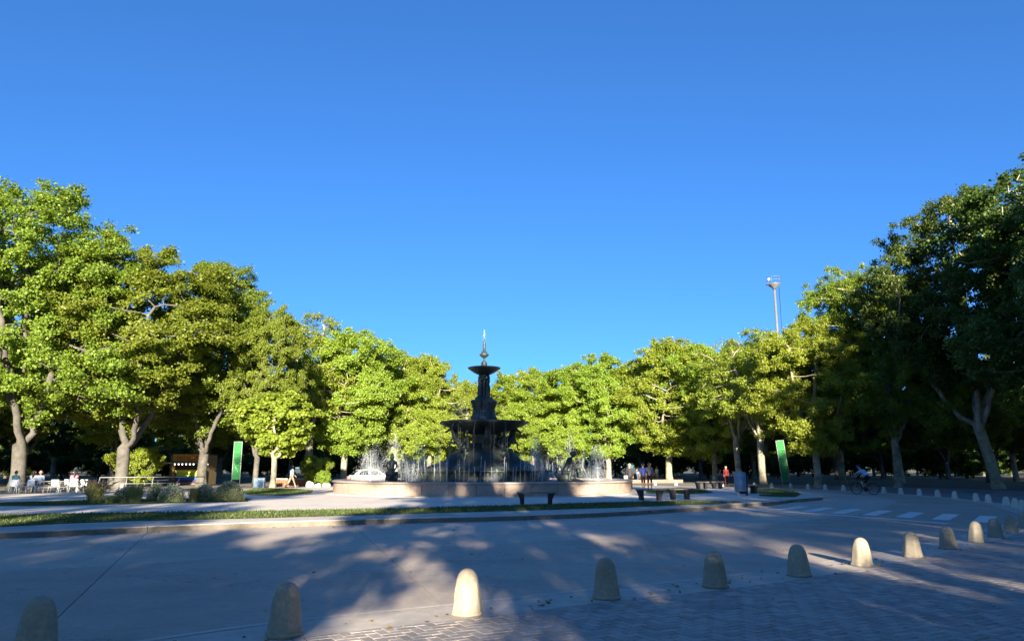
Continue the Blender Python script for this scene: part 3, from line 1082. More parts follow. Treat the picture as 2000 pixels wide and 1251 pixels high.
def figure_parts(a, r0, zb_, s=1.0, lean=0.0):
    dx, dy = math.cos(a), math.sin(a)
    def P(r, sd, h):
        return (dx * (r0 + r * s) - dy * sd * s, dy * (r0 + r * s) + dx * sd * s, zb_ + h * s)
    return [(P(0, 0, .1), P(0.02 + lean, 0, .42), .17, .14, 0), (P(.02 + lean, 0, .42), P(.06 + lean, 0, .62), .14, .17, 0), (P(.07 + lean, 0, .70), P(.10 + lean, 0, .80), .055, .06, 0), (P(.11 + lean, 0, .86), P(.11 + lean, 0, .94), .095, .085, 0),
            (P(0, -.10, .08), P(.42, -.16, .16), .11, .08, 0), (P(.42, -.16, .16), P(.50, -.17, -.25), .075, .05, 0), (P(.50, -.17, -.25), P(.62, -.18, -.28), .045, .03, 0),
            (P(0, .10, .08), P(.40, .18, .12), .11, .08, 0), (P(.40, .18, .12), P(.44, .20, -.30), .075, .05, 0), (P(.44, .20, -.30), P(.56, .2, -.33), .045, .03, 0),
            (P(.05 + lean, -.20, .62), P(.0, -.34, .38), .06, .045, 0), (P(.0, -.34, .38), P(.20, -.32, .24), .045, .035, 0),
            (P(.05 + lean, .20, .62), P(.10, .40, .74), .06, .045, 0), (P(.10, .40, .74), P(.16, .42, 1.02), .045, .035, 0), (P(-.05, 0, .05), P(.1, 0, -.05), .26, .22, 0)]
for k in range(4):
    a = k * math.pi / 2 + math.radians(8)
    obj('horse', blobs(horse_parts(a, 1.35, z2 - 0.4, 1.22), 0.035, 2, 0.6), fountain, M['bronze'])
    a += math.pi / 4
    obj('seated_figure', blobs(figure_parts(a, 1.45, z2 - 0.05, 1.35), 0.032, 2, 0.6), fountain, M['bronze'])

# four small bronze groups standing in the pool
def statue(p, a, label, bend=0.25, s=1.0):
    # a child riding a curled fish
    def P(x, y, z):
        return (x * s, y * s, z * s)
    q = [(P(-.22, 0, .18), P(.06, 0, .20), .17, .26, 0), (P(.10, 0, .20), P(.36, 0, .20), .25, .17, 0), (P(.36, 0, .2), P(.46, 0, .14), .15, .10, 0), (P(-.22, 0, .18), P(-.42, 0, .40), .14, .09, 0), (P(-.42, 0, .40), P(-.36, .05, .62), .09, .05, 0),
         (P(-.36, .05, .62), P(-.48, .18, .74), .05, .02, 0), (P(-.36, .05, .62), P(-.26, -.12, .76), .05, .02, 0),
         (P(-.02, 0, .45), P(.06 + bend * .4, 0, .78), .16, .14, 0), (P(.06 + bend * .4, 0, .78), P(.10 + bend, 0, 1.02), .14, .17, 0), (P(.14 + bend * 1.2, 0, 1.12), P(.2 + bend * 1.3, 0, 1.2), .06, .06, 0), (P(.24 + bend * 1.35, 0, 1.26), P(.27 + bend * 1.4, 0, 1.34), .12, .11, 0),
         (P(.0, -.12, .45), P(.30, -.24, .48), .11, .09, 0), (P(.30, -.24, .48), P(.22, -.28, .12), .08, .055, 0), (P(.22, -.28, .12), P(.34, -.28, .08), .05, .035, 0),
         (P(.0, .12, .45), P(.30, .24, .48), .11, .09, 0), (P(.30, .24, .48), P(.22, .28, .12), .08, .055, 0), (P(.22, .28, .12), P(.34, .28, .08), .05, .035, 0),
         (P(.10 + bend, -.2, 1.02), P(.34 + bend, -.26, .82), .065, .05, 0), (P(.34 + bend, -.26, .82), P(.52, -.12, .55), .05, .04, 0), (P(.10 + bend, .2, 1.02), P(.30 + bend, .28, .84), .065, .05, 0), (P(.30 + bend, .28, .84), P(.48, .12, .52), .05, .04, 0),
         (P(.24 + bend * 1.2, 0, 1.38), P(.16 + bend * 1.2, 0, 1.32), .09, .1, 0)]
    e = empty('statue', p, a)
    tag(e, label, 'statue', 'bronze groups in the fountain pool')
    obj('figure_group', blobs(q, 0.03, 2, 0.7), e, M['bronze'])
    MB().lathe([(0.62 * s, -0.4), (0.58 * s, -0.05), (0.42 * s, 0.06), (0.01, 0.08)], 18, wob=lambda a_, j: 1 + 0.08 * math.sin(3 * a_ + j)).build('rock_base', M['bronze'], e)
    return e
SZ = 0.80
statue((x_at(765, 40.5), 40.5, SZ), math.radians(100), 'upright bronze child on a fish, left side of the pool by the white car', 0.02, 1.05)
statue((x_at(1103, 40.5), 40.5, SZ), math.radians(-10), 'hunched dark bronze figure bending over a fish, right side of the pool', 0.14, 1.15)
statue((x_at(1137, 52.5), 52.5, SZ), math.radians(60), 'bronze figure half hidden by spray, far right of the pool', 0.05, 1.35)
statue((x_at(797, 52.5), 52.5, SZ), math.radians(140), 'bronze figure half hidden by spray, far left of the pool', 0.05, 1.2)

# ------------------------------------------------------------------ water in the air
rw = np.random.default_rng(21)
def droplet(mb, p, r):
    x, y, z = p
    mb.add([(x + r, y, z - r * .6), (x - r * .6, y + r, z - r * .6), (x - r * .6, y - r, z - r * .6), (x, y, z + r * 1.8)], [(0, 2, 1), (0, 1, 3), (1, 2, 3), (2, 0, 3)])
jets = MB()
for k in range(96):
    a = 2 * math.pi * k / 96 + rw.normal(0, 0.022)
    r = DR + 0.55 + rw.normal(0, 0.08)
    x, y = r * math.cos(a), r * math.sin(a)
    h = rw.uniform(0.65, 1.75)
    n = 7
    lean = rw.normal(0, 0.09, 2)
    pts = [(x + lean[0] * t / n, y + lean[1] * t / n, 0.5 + h * t / n) for t in range(n + 1)]
    rad = [0.007 + 0.010 * t / n + rw.uniform(0, 0.004) for t in range(n + 1)]
    jets.tube(pts, rad, 4, cap=False)
    for d_ in range(26):
        t = rw.uniform(0.1, 1.04)
        droplet(jets, (x + rw.normal(0, 0.05), y + rw.normal(0, 0.05), 0.5 + h * t), rw.uniform(0.008, 0.017))
for k in range(24):     # thin streams and drips from the lower bowl
    a = rw.uniform(0, 2 * math.pi)
    r = 2.72
    z0_ = zb1
    v = rw.uniform(0.05, 0.35)
    pts = []
    for t in range(7):
        zz = z0_ - (z0_ - dz) * (t / 6) ** 1.3
        rr = r + v * math.sqrt(max(0, z0_ - zz))
        pts.append((rr * math.cos(a), rr * math.sin(a), zz))
    jets.tube(pts, [0.006] * 7, 3, cap=False)
    for d_ in range(22):
        t = rw.uniform(0, 1)
        zz = z0_ - (z0_ - dz) * t
        rr = r + v * math.sqrt(max(0, z0_ - zz))
        droplet(jets, (rr * math.cos(a) + rw.normal(0, .06), rr * math.sin(a) + rw.normal(0, .06), zz), rw.uniform(0.006, 0.014))
for k in range(8):     # drips from the upper bowl over the pedestal
    a = rw.uniform(0, 2 * math.pi)
    pts = [((1.04 - 0.0 * t) * math.cos(a) * (1 - 0.25 * (t / 6)), (1.04) * math.sin(a) * (1 - 0.25 * (t / 6)), zu1 - (zu1 - zb1) * t / 6) for t in range(7)]
    if k % 2 == 0:
        jets.tube(pts, [0.005] * 7, 3, cap=False)
    for d_ in range(16):
        t = rw.uniform(0, 1)
        droplet(jets, (1.0 * math.cos(a) + rw.normal(0, .08), 1.0 * math.sin(a) + rw.normal(0, .08), zu1 - (zu1 - zb1) * t), rw.uniform(0.006, 0.012))
for k in range(2):
    jets.tube([(rw.normal(0, .02), rw.normal(0, .02), z_[9] - 0.1), (0, 0, z_[9] + 0.42)], [0.02, 0.012], 5)
for d_ in range(60):
    droplet(jets, (rw.normal(0, .05), rw.normal(0, .05), z_[9] + rw.uniform(-.6, .45)), rw.uniform(0.008, 0.02))
for d_ in range(900):     # drifting spray left of the pedestal
    t = rw.uniform(0, 1)
    droplet(jets, (-1.0 - abs(rw.normal(0, 0.7)), rw.normal(0, 0.8), zb1 + 0.1 + abs(rw.normal(0, 0.9))), rw.uniform(0.006, 0.013))
o = jets.build('water_jets', spray_m, None, (FX, FY, ZB))
tag(o, 'ring of thin upright water jets and drips around the fountain', 'water jets', kind='stuff')

def spray(px, y, top_py, half_px, label, arcs=90, style='dome', drops=3000):
    x = x_at(px, y)
    zt = on_y(px, top_py, y).z
    half = half_px / 1444 * y
    mb = MB()
    z0_ = 0.72
    for k in range(arcs):
        a = rw.uniform(0, 2 * math.pi)
        f = math.sqrt(rw.uniform(0.02, 1)) if style == 'dome' else rw.uniform(0.04, 1) ** 0.8
        reach = half * f
        top = (zt - z0_) * (rw.uniform(0.86, 1.0) * (math.sqrt(max(0.05, 1 - 0.45 * f * f)) if style == 'dome' else max(0.25, 1 - 0.75 * min(1, f))))
        if style == 'dome':
            reach *= 1.25
            top = (zt - z0_) * (0.35 + 0.65 * math.sqrt(max(0, 1 - f ** 3))) * rw.uniform(0.9, 1.0)
        pts = []
        for t in range(11):
            s_ = t / 10
            pts.append((reach * s_ * math.cos(a), reach * s_ * math.sin(a), z0_ + top * (1 - (2 * s_ - 1) ** 2)))
        pts = [(p[0], p[1], max(z0_ - 0.05, p[2])) for p in pts]
        if k % 4 == 0:
            mb.tube(pts, [0.005 + 0.004 * t / 10 for t in range(11)], 3, cap=False)
        for d_ in range(max(1, drops // arcs)):
            s_ = rw.uniform(0, 1)
            j = min(9, int(s_ * 10)); f_ = s_ * 10 - j
            p = Vector(pts[j]).lerp(Vector(pts[j + 1]), f_)
            g_ = .05 + .10 * s_
            droplet(mb, (p.x + rw.normal(0, g_), p.y + rw.normal(0, g_), max(z0_, p.z + rw.normal(0, g_))), rw.uniform(0.007, 0.016))
    o = mb.build('water_spray', spray_m, None, (x, y, 0))
    tag(o, label, 'water spray', 'sprays in the pool', kind='stuff')
spray(722, 43.0, 876, 27, 'dome of spray at far left of the pool in front of the car', 70, 'dome', 1000)
spray(1168, 44.0, 868, 24, 'dome of spray at far right of the pool', 70, 'dome', 1200)
spray(768, 50.0, 822, 40, 'tall thin plume of spray left of the drum', 70, 'plume', 1500)
spray(1047, 44.0, 836, 38, 'tall pointed plume of spray right of the drum', 90, 'plume', 3000)
spray(1115, 52.0, 826, 36, 'faint tall plume behind the hunched statue', 50, 'plume', 1000)
spray(820, 47.0, 850, 46, 'loose veil of spray just left of the drum', 60, 'plume', 1800)
spray(967, 41.6, 925, 9, 'short splash of foam in front of the drum', 30, 'plume', 500)

def mist(px0, px1, top_py, y, label, n=6000):
    mb = MB()
    x0, x1 = x_at(px0, y), x_at(px1, y)
    zt = on_y(px0, top_py, y).z
    cx_, w_ = (x0 + x1) / 2, (x1 - x0) / 2
    cl = [(rw.uniform(-.8, .8) * w_, rw.uniform(-1.6, 1.6), rw.uniform(.25, .9)) for _ in range(9)]
    for k in range(n):
        c_ = cl[int(rw.integers(0, len(cl)))]
        z = 0.75 + abs(rw.normal(0, .42)) * (zt - .75) * c_[2]
        droplet(mb, (c_[0] + rw.normal(0, .42), c_[1] + rw.normal(0, .6), min(zt, z)), rw.uniform(0.006, 0.014))
    o = mb.build('water_mist', spray_m, None, (cx_, y, 0))
    tag(o, label, 'mist', kind='stuff')
mist(705, 850, 840, 45.0, 'hazy drifting mist over the left half of the pool')
mist(1030, 1190, 845, 45.0, 'hazy drifting mist over the right half of the pool')

# ------------------------------------------------------------------ trees
def grow_tree(seed, Ht, Rc, z_crown, fork_z, trunk_r, n_attr=620, limbs=4, lean=(0, 0), leaves=36000, lobes=9, spread=0.88, leaf_size=0.146, open_=0.05, step=0.6, top_bias=0.0):
    r = np.random.default_rng(seed)
    pos, par = [np.array([0.0, 0, -0.15])], [-1]
    # trunk
    nT = max(3, int(fork_z / 0.5))
    for k in range(1, nT + 1):
        t = k / nT
        pos.append(np.array([lean[0] * t + 0.06 * math.sin(3 * t + seed), lean[1] * t + 0.06 * math.cos(2.3 * t + seed), fork_z * t]))
        par.append(len(pos) - 2)
    fork = len(pos) - 1
    base = pos[fork]
    cz = (z_crown + Ht) / 2
    rz = (Ht - z_crown) / 2
    # main limbs
    a0 = r.uniform(0, 6.28)
    for l in range(limbs):
        a = a0 + 2 * math.pi * l / limbs + r.normal(0, 0.25)
        up = r.uniform(0.35, 0.75) * (Ht - fork_z) if l else 0.8 * (Ht - fork_z)
        out = r.uniform(0.35, 0.6) * Rc if l else 0.12 * Rc
        last = fork
        nl = max(4, int(math.hypot(up, out) / step))
        for k in range(1, nl + 1):
            t = k / nl
            p = base + np.array([math.cos(a) * out * t ** 0.8, math.sin(a) * out * t ** 0.8, up * t ** 1.15])
            p += r.normal(0, 0.07, 3) + 0.25 * math.sin(5 * t + l) * np.array([-math.sin(a), math.cos(a), 0])
            pos.append(p); par.append(last); last = len(pos) - 1
    # crown envelope: a core and bulging lobes
    L = [(np.array([lean[0], lean[1], cz]), np.array([Rc * 0.66, Rc * 0.66, rz * 0.86]))]
    for l in range(lobes):
        a = 2.4 * l + r.uniform(-0.4, 0.4)
        t = r.uniform(-0.75, 0.8) + top_bias
        rr = Rc * 0.68 * math.sqrt(max(0.1, 1 - t * t)) * r.uniform(0.85, 1.15)
        L.append((np.array([lean[0] + math.cos(a) * rr, lean[1] + math.sin(a) * rr, cz + t * rz * 0.78]), np.array([1, 1, 0.85]) * Rc * r.uniform(0.22, 0.46)))
    at_ = []
    vol = np.array([np.prod(b) for _, b in L]); vol[0] *= 0.75
    pick = r.choice(len(L), n_attr, p=vol / vol.sum())
    for q in pick:
        d = r.normal(0, 1, 3); d /= np.linalg.norm(d)
        at_.append(L[q][0] + d * L[q][1] * r.uniform(0.25, 1) ** 0.45)
    A = np.array(at_)
    A = A[A[:, 2] > z_crown]
    alive = np.ones(len(A), bool)
    di, dk = 4.5, 0.85
    P = np.array(pos)
    for it in range(70):
        if not alive.any():
            break
        idx = np.where(alive)[0]
        D = ((A[idx][:, None, :] - P[None, fork:, :]) ** 2).sum(2)
        nn = D.argmin(1) + fork
        dist = np.sqrt(D.min(1))
        use = dist < di
        if not use.any():
            di *= 1.6
            if di > 30:
                break
            continue
        newp, newpar = [], []
        for node in np.unique(nn[use]):
            v = (A[idx[use & (nn == node)]] - P[node])
            v = v / np.linalg.norm(v, axis=1)[:, None]
            v = v.sum(0) + r.normal(0, 0.15, 3) + np.array([0, 0, -0.08])
            ln = np.linalg.norm(v)
            if ln < 1e-3:
                continue
            newp.append(P[node] + v / ln * step); newpar.append(int(node))
        if not newp:
            break
        P = np.vstack([P, np.array(newp)])
        par.extend(newpar)
        D2 = ((A[idx][:, None, :] - np.array(newp)[None]) ** 2).sum(2).min(1)
        alive[idx[D2 < dk * dk]] = False
    n = len(P)
    child = [[] for _ in range(n)]
    for i in range(1, n):
        child[par[i]].append(i)
    rad = np.zeros(n)
    for i in range(n - 1, -1, -1):
        rad[i] = 0.02 if not child[i] else sum(rad[c] ** 2.35 for c in child[i]) ** (1 / 2.35)
    # indices are created parent-first, so the reverse pass is complete
    sc = trunk_r / rad[1]
    rad = np.maximum(0.012, rad * np.clip((rad / rad[1]) ** 0.1 * sc, 0, 10))
    mb = MB()
    # root flare
    rad0 = rad.copy()
    stack = [(0, None)]
    while stack:
        s, pr = stack.pop()
        chain = [s] if pr is None else [pr, s]
        cur = s
        while child[cur]:
            ch = sorted(child[cur], key=lambda c: -rad[c])
            for c in ch[1:]:
                stack.append((c, cur))
            cur = ch[0]
            chain.append(cur)
        rr = [rad[i] for i in chain]
        if pr is not None:
            rr[0] = min(rr[0], rr[1] * 1.25)
        if max(rr) < 0.028:
            continue
        keep = [j for j in range(len(chain)) if rr[j] > 0.02 or j < 2]
        pts = [P[chain[j]] for j in keep]; rr = [rr[j] for j in keep]
        if pr is None:
            rr[0] *= 1.45
            if len(rr) > 1:
                rr[1] *= 1.12
        if len(pts) < 2:
            continue
        big = max(rr)
        mb.tube(pts, rr, 12 if big > 0.2 else (7 if big > 0.08 else 4), cap=False)
    trunk = mb.mesh('trunk')
    # leaves
    ndesc = np.ones(n)
    for i in range(n - 1, 0, -1):
        ndesc[par[i]] += ndesc[i]
    tw = np.where((ndesc <= 5) & (P[:, 2] > z_crown * 0.8))[0]
    if open_ > 0:
        tw = tw[r.uniform(0, 1, len(tw)) > open_]
    k = max(4, int(leaves / max(1, len(tw))))
    cen = np.repeat(P[tw], k, axis=0)
    m = len(cen)
    # leaves hang in small flattened sprays around each twig
    sub = np.repeat(r.normal(0, spread * 0.42, (len(tw) * 3, 3)), math.ceil(k / 3), axis=0)
    sub = sub.reshape(len(tw), -1, 3)[:, :k].reshape(-1, 3)
    cen = cen + sub * np.array([1, 1, 0.8]) + r.normal(0, spread * 0.24, (m, 3)) * np.array([1, 1, 0.7])
    outv = cen - np.array([lean[0], lean[1], cz])
    outv /= np.maximum(1e-6, np.linalg.norm(outv, axis=1))[:, None]
    nrm = outv * 0.55 + np.array([0, 0, 0.55]) + r.normal(0, 0.55, (m, 3))
    nrm /= np.linalg.norm(nrm, axis=1)[:, None]
    tdir = np.cross(nrm, r.normal(0, 1, (m, 3)))
    tdir /= np.maximum(1e-6, np.linalg.norm(tdir, axis=1))[:, None]
    tdir[:, 2] -= 0.35
    tdir /= np.linalg.norm(tdir, axis=1)[:, None]
    bdir = np.cross(nrm, tdir)
    s = leaf_size * r.uniform(0.65, 1.25, m)[:, None]
    fold = nrm * s * 0.16
    v0 = cen - tdir * s * 0.5
    v1 = cen + bdir * s * 0.52 + fold - tdir * s * 0.05
    v2 = cen + tdir * s * 0.58
    v3 = cen - bdir * s * 0.52 + fold - tdir * s * 0.05
    V = np.stack([v0, v1, v2, v3], 1).reshape(-1, 3)
    me = bpy.data.meshes.new('crown')
    nv = len(V)
    me.vertices.add(nv)
    me.vertices.foreach_set('co', V.ravel())
    idx4 = np.arange(nv).reshape(-1, 4)
    tris = np.concatenate([idx4[:, [0, 1, 2]], idx4[:, [0, 2, 3]]], 1).reshape(-1)
    me.loops.add(len(tris))
    me.loops.foreach_set('vertex_index', tris.astype(np.int32))
    nt_f = len(tris) // 3
    me.polygons.add(nt_f)
    me.polygons.foreach_set('loop_start', np.arange(0, len(tris), 3, dtype=np.int32))
    me.polygons.foreach_set('loop_total', np.full(nt_f, 3, dtype=np.int32))
    me.update(calc_edges=True)
    return trunk, me

VAR = {}
def variant(key, leaf, bark, **kw):
    t, c = grow_tree(**kw)
    t.materials.append(M[bark]); c.materials.append(M[leaf])
    VAR[key] = (t, c, kw['Ht'])
variant('tall', 'leaf', 'bark_dark', seed=1, Ht=22, Rc=8.0, z_crown=2.8, fork_z=2.8, trunk_r=0.40, limbs=5, leaves=167798, n_attr=980, lobes=12)
variant('tall_b', 'leaf', 'bark_dark', seed=2, Ht=20, Rc=7.0, z_crown=3.0, fork_z=2.8, trunk_r=0.36, limbs=4, leaves=142264, n_attr=860, lobes=12)
variant('mid', 'leaf_yellow', 'bark', seed=3, Ht=16, Rc=6.4, z_crown=1.4, fork_z=3.2, trunk_r=0.30, limbs=4, leaves=134968, n_attr=800, lobes=11)
variant('mid_b', 'leaf_yellow', 'bark', seed=4, Ht=15, Rc=5.8, z_crown=1.3, fork_z=3.0, trunk_r=0.27, limbs=4, leaves=116729, n_attr=720, lobes=10)
variant('airy', 'leaf_yellow', 'bark', seed=5, Ht=17, Rc=4.8, z_crown=4.0, fork_z=4.5, trunk_r=0.29, limbs=4, leaves=27000, n_attr=460, lobes=9, open_=0.36)
variant('small', 'leaf_yellow', 'bark', seed=6, Ht=7.4, Rc=3.0, z_crown=2.2, fork_z=2.2, trunk_r=0.17, limbs=4, leaves=23790, n_attr=360, lobes=7, step=0.35, leaf_size=0.22, spread=0.6)
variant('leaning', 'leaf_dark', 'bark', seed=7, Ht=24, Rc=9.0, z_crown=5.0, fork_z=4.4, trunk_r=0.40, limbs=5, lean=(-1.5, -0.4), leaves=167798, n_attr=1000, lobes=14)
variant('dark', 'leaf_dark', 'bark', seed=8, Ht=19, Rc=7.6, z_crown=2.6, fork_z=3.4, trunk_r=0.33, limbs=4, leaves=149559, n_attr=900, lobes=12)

variant('high', 'leaf', 'bark', seed=12, Ht=25, Rc=7.0, z_crown=3.9, fork_z=4.4, trunk_r=0.42, limbs=5, leaves=127672, n_attr=1100, lobes=14, open_=0.0)
variant('bush', 'leaf_dark', 'bark_dark', seed=9, Ht=5, Rc=3.8, z_crown=0.3, fork_z=0.6, trunk_r=0.14, limbs=5, leaves=22204, n_attr=300, lobes=8, step=0.4, spread=0.7)

def tree(key, x, y, Ht, rz, label, wide=1.0, group=None, leaf=None):
    t, c, h0 = VAR[key]
    e = empty('plane_tree', (x, y, -0.03), rz)
    s = Ht / h0
    e.scale = (s * wide * 1.06, s * wide * 1.06, s)
    tag(e, label, 'tree', group)
    link(bpy.data.objects.new('trunk', t), e)
    cr = link(bpy.data.objects.new('crown', c), e)
    if leaf:
        cr.material_slots[0].link = 'OBJECT'
        cr.material_slots[0].material = M[leaf]
    return e
def T(key, px, y, top_py, rz, label, wide=1.0, group=None, leaf=None, top_px=None):
    z = on_y(top_px or px, top_py, y).z * 1.03
    return tree(key, x_at(px, y), y, z, rz, label, wide, group, leaf)

# left side of the roundabout
T('tall', 34, 54, 335, 0.6, 'huge dark-barked plane tree at the left edge above the white chairs', 1.0)
T('tall_b', 236, 57, 438, 1.9, 'thick-trunked plane tree behind the ornamental grasses, second from the left', 1.1)
T('tall', 395, 66, 486, 3.7, 'plane tree whose dark trunk crosses the food kiosk', 0.95)
T('tall_b', 500, 62, 566, 4.4, 'dark-trunked plane tree just right of the left green banner', 0.66)
T('small', 533, 56, 758, 0.3, 'small bright tree with low yellow-green foliage by the blue-grey box', 1.05)
T('airy', 603, 76, 598, 2.2, 'airy tree with sky showing through its branches, left of the fork-trunked tree', 1.1)
T('mid', 672, 78, 626, 5.3, 'pale fork-trunked plane tree at the left end of the fountain basin', 0.92)
T('mid_b', 772, 84, 672, 1.2, 'low bright plane tree behind the tall left plume of spray', 0.9)
T('mid_b', 838, 86, 680, 2.9, 'bright plane tree just left of the big fountain bowl', 0.8)
T('mid', 905, 104, 733, 0.9, 'distant tree directly behind the fountain, left of its column', 1.0)
T('mid_b', 968, 110, 752, 3.3, 'distant low tree directly behind the fountain, right of its column', 1.05)
# right side
T('mid', 1040, 92, 706, 4.1, 'lit plane tree behind the right plume, first right of the fountain', 0.95)
T('mid_b', 1108, 88, 700, 0.2, 'lit plane tree second right of the fountain', 1.0)
T('mid', 1188, 86, 674, 2.5, 'lit plane tree above the dark-clothed walker at the basin', 0.95)
T('mid', 1308, 83, 646, 5.0, 'broad sunlit plane tree with a pale painted trunk behind the pair of benches', 1.0)
T('mid_b', 1396, 80, 662, 3.8, 'sunlit plane tree with a leaning pale trunk behind the far benches', 0.9)
T('airy', 1490, 66, 628, 1.1, 'slender plane tree with pale trunk left of the right green banner', 1.1)
T('airy', 1442, 72, 650, 3.1, 'half-lit slim plane tree left of the blue-grey litter bin', 1.0)
T('mid', 1597, 62, 602, 0.5, 'upright pale-trunked plane tree right of the right green banner', 0.9)
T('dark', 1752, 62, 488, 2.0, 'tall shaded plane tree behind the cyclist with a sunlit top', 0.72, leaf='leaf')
T('leaning', 1947, 58, 352, 0.15, 'big plane tree with leaning forked trunk at the right edge', 0.85)
tree('dark', 36.5, 43.5, 24.0, 1.0, 'dark plane tree whose crown fills the upper right corner', 1.0)
tree('dark', 46, 55, 22, 3.0, 'dark plane tree beyond the right edge behind the leaning tree', 1.0)
# more trees off to the sides and behind the first row
rt = random.Random(77)
bgk = ['tall', 'tall_b', 'dark', 'mid', 'mid_b']
def far_row(y, x0, x1, step, h0, h1, label, group, keys, wide=1.0, name='plane_tree'):
    x = x0
    while x < x1:
        yy = y + rt.uniform(-4, 4)
        e = tree(rt.choice(keys), x + rt.uniform(-1.2, 1.2), yy, rt.uniform(h0, h1), rt.uniform(0, 6.28), label, wide, group)
        if name != 'plane_tree':
            e.name = name
            e['category'] = 'shrub'
        x += step * rt.uniform(0.85, 1.15)
far_row(76, -64, -26, 9.0, 15, 18, 'background plane tree in the shaded grove behind the left row', 'grove behind the left row', ['tall', 'tall_b', 'dark'])
far_row(96, -76, -22, 9.0, 13, 16, 'deeper background tree of the left grove', 'deep grove at left', ['dark', 'tall_b', 'dark'])
far_row(84, 26, 74, 8.0, 15, 18, 'background plane tree in the dark grove behind the cyclist', 'grove behind the right row', ['dark', 'dark', 'tall_b'])
far_row(104, 18, 92, 8.5, 14, 17, 'deeper background tree of the right grove', 'deep grove at right', ['dark', 'tall_b'])
far_row(128, -70, 74, 9.5, 13, 16, 'distant tree closing the view behind the fountain', 'trees closing the view', ['dark', 'tall_b', 'mid'])
far_row(158, -120, 130, 12, 12, 15, 'farthest tree on the horizon behind the groves', 'trees on the horizon', ['dark', 'tall_b'])
far_row(140, -110, 115, 7.0, 4.5, 6.5, 'distant dark shrub under the trees closing the view', 'distant shrubs', ['bush'], 1.25, 'shrub')
far_row(178, -150, 150, 7.0, 8, 11, 'farthest dark shrub mass on the horizon', 'shrubs on the horizon', ['bush'], 1.0, 'shrub')
far_row(112, -100, -22, 5.0, 3.5, 6.0, 'dark understorey shrub deep in the left grove', 'understorey at left', ['bush'], 1.2, 'shrub')
far_row(112, 24, 100, 5.0, 3.5, 6.0, 'dark understorey shrub deep in the right grove', 'understorey at right', ['bush'], 1.2, 'shrub')
for (key, x, y, h, rz) in [('tall', -50, 46, 21, 0.3), ('tall_b', -58, 34, 20, 1.3), ('dark', -62, 58, 20, 2.0), ('tall_b', -60, 18, 20, 3.1), ('dark', -72, 44, 19, 4.0), ('tall', -58, 2, 21, 5.2), ('dark', -74, 22, 20, 0.9), ('dark', -84, 70, 18, 2.2),
                           ('dark', 56, 44, 22, 1.1), ('tall_b', 62, 66, 20, 2.4), ('dark', 60, 26, 22, 3.6)]:
    tree(key, x, y, h, rz, 'plane tree of the ring, outside the picture', 1.0, 'ring trees outside the picture')
# trees that stand on the near side, out of the picture, and shade road and plaza
SH = 'tall plane tree on the near side of the road, outside the picture'
GS = 'trees on the near side of the road'
for (key, x, y, h, rz) in [('airy', -18.0, -15, 21, 0.4), ('high', 3.0, -16, 25, 2.2), ('airy', 13.8, -19, 20, 1.0), ('tall', 26, -13, 22, 3.0), ('dark', 34, -4, 23, 5.1), ('leaning', 44, 8, 24, 1.2), ('dark', 40, 24, 24, 0.7),
                           ('airy', -27, -18, 21, 4.0), ('airy', 18.0, -36, 22, 1.3), ('mid_b', -3.2, -26, 11.5, 2.3), ('airy', 10.0, -47, 22, 2.0), ('airy', -10.0, -25, 20, 0.8), ('tall', 33, 18, 26, 0.3), ('tall', 50, 24, 25, 1.6), ('airy', 20.5, -20, 21, 3.3), ('tall_b', 23, -33, 21, 4.4), ('dark', 34, -26, 23, 2.6), ('airy', -34, -20, 19, 0.9), ('airy', -45, -16, 18, 2.9)]:
    tree(key, x, y, h, rz, SH, 1.0, GS)
for (x, y, h, rz, w) in [(-2.9, -13, 7.6, 0.4, 0.60), (6.1, -13.5, 7.4, 2.0, 0.62), (-11.0, -14, 6.3, 3.0, 0.8)]:  # unseen shrubs, added to hold back low sun around the light patch
    e = tree('bush', x, y, h, rz, 'added large shrub outside the picture, blocking low sun over the road', w, 'added sun-blocking shrubs')
    e.name = 'shrub'
    e['category'] = 'shrub'

# ------------------------------------------------------------------ people
SKIN = col_mat('skin', (0.42, 0.26, 0.18), 0.6)
HAIR = col_mat('dark_hair', (0.03, 0.022, 0.018), 0.6)
HAIR_L = col_mat('grey_hair', (0.35, 0.33, 0.31), 0.7)
SHOE = col_mat('dark_shoes', (0.04, 0.04, 0.045), 0.6)
def cloth(name, c):
    return col_mat(name, c, 0.85)

def rotx(v, a):
    return Vector((v[0], v[1] * math.cos(a) - v[2] * math.sin(a), v[1] * math.sin(a) + v[2] * math.cos(a)))

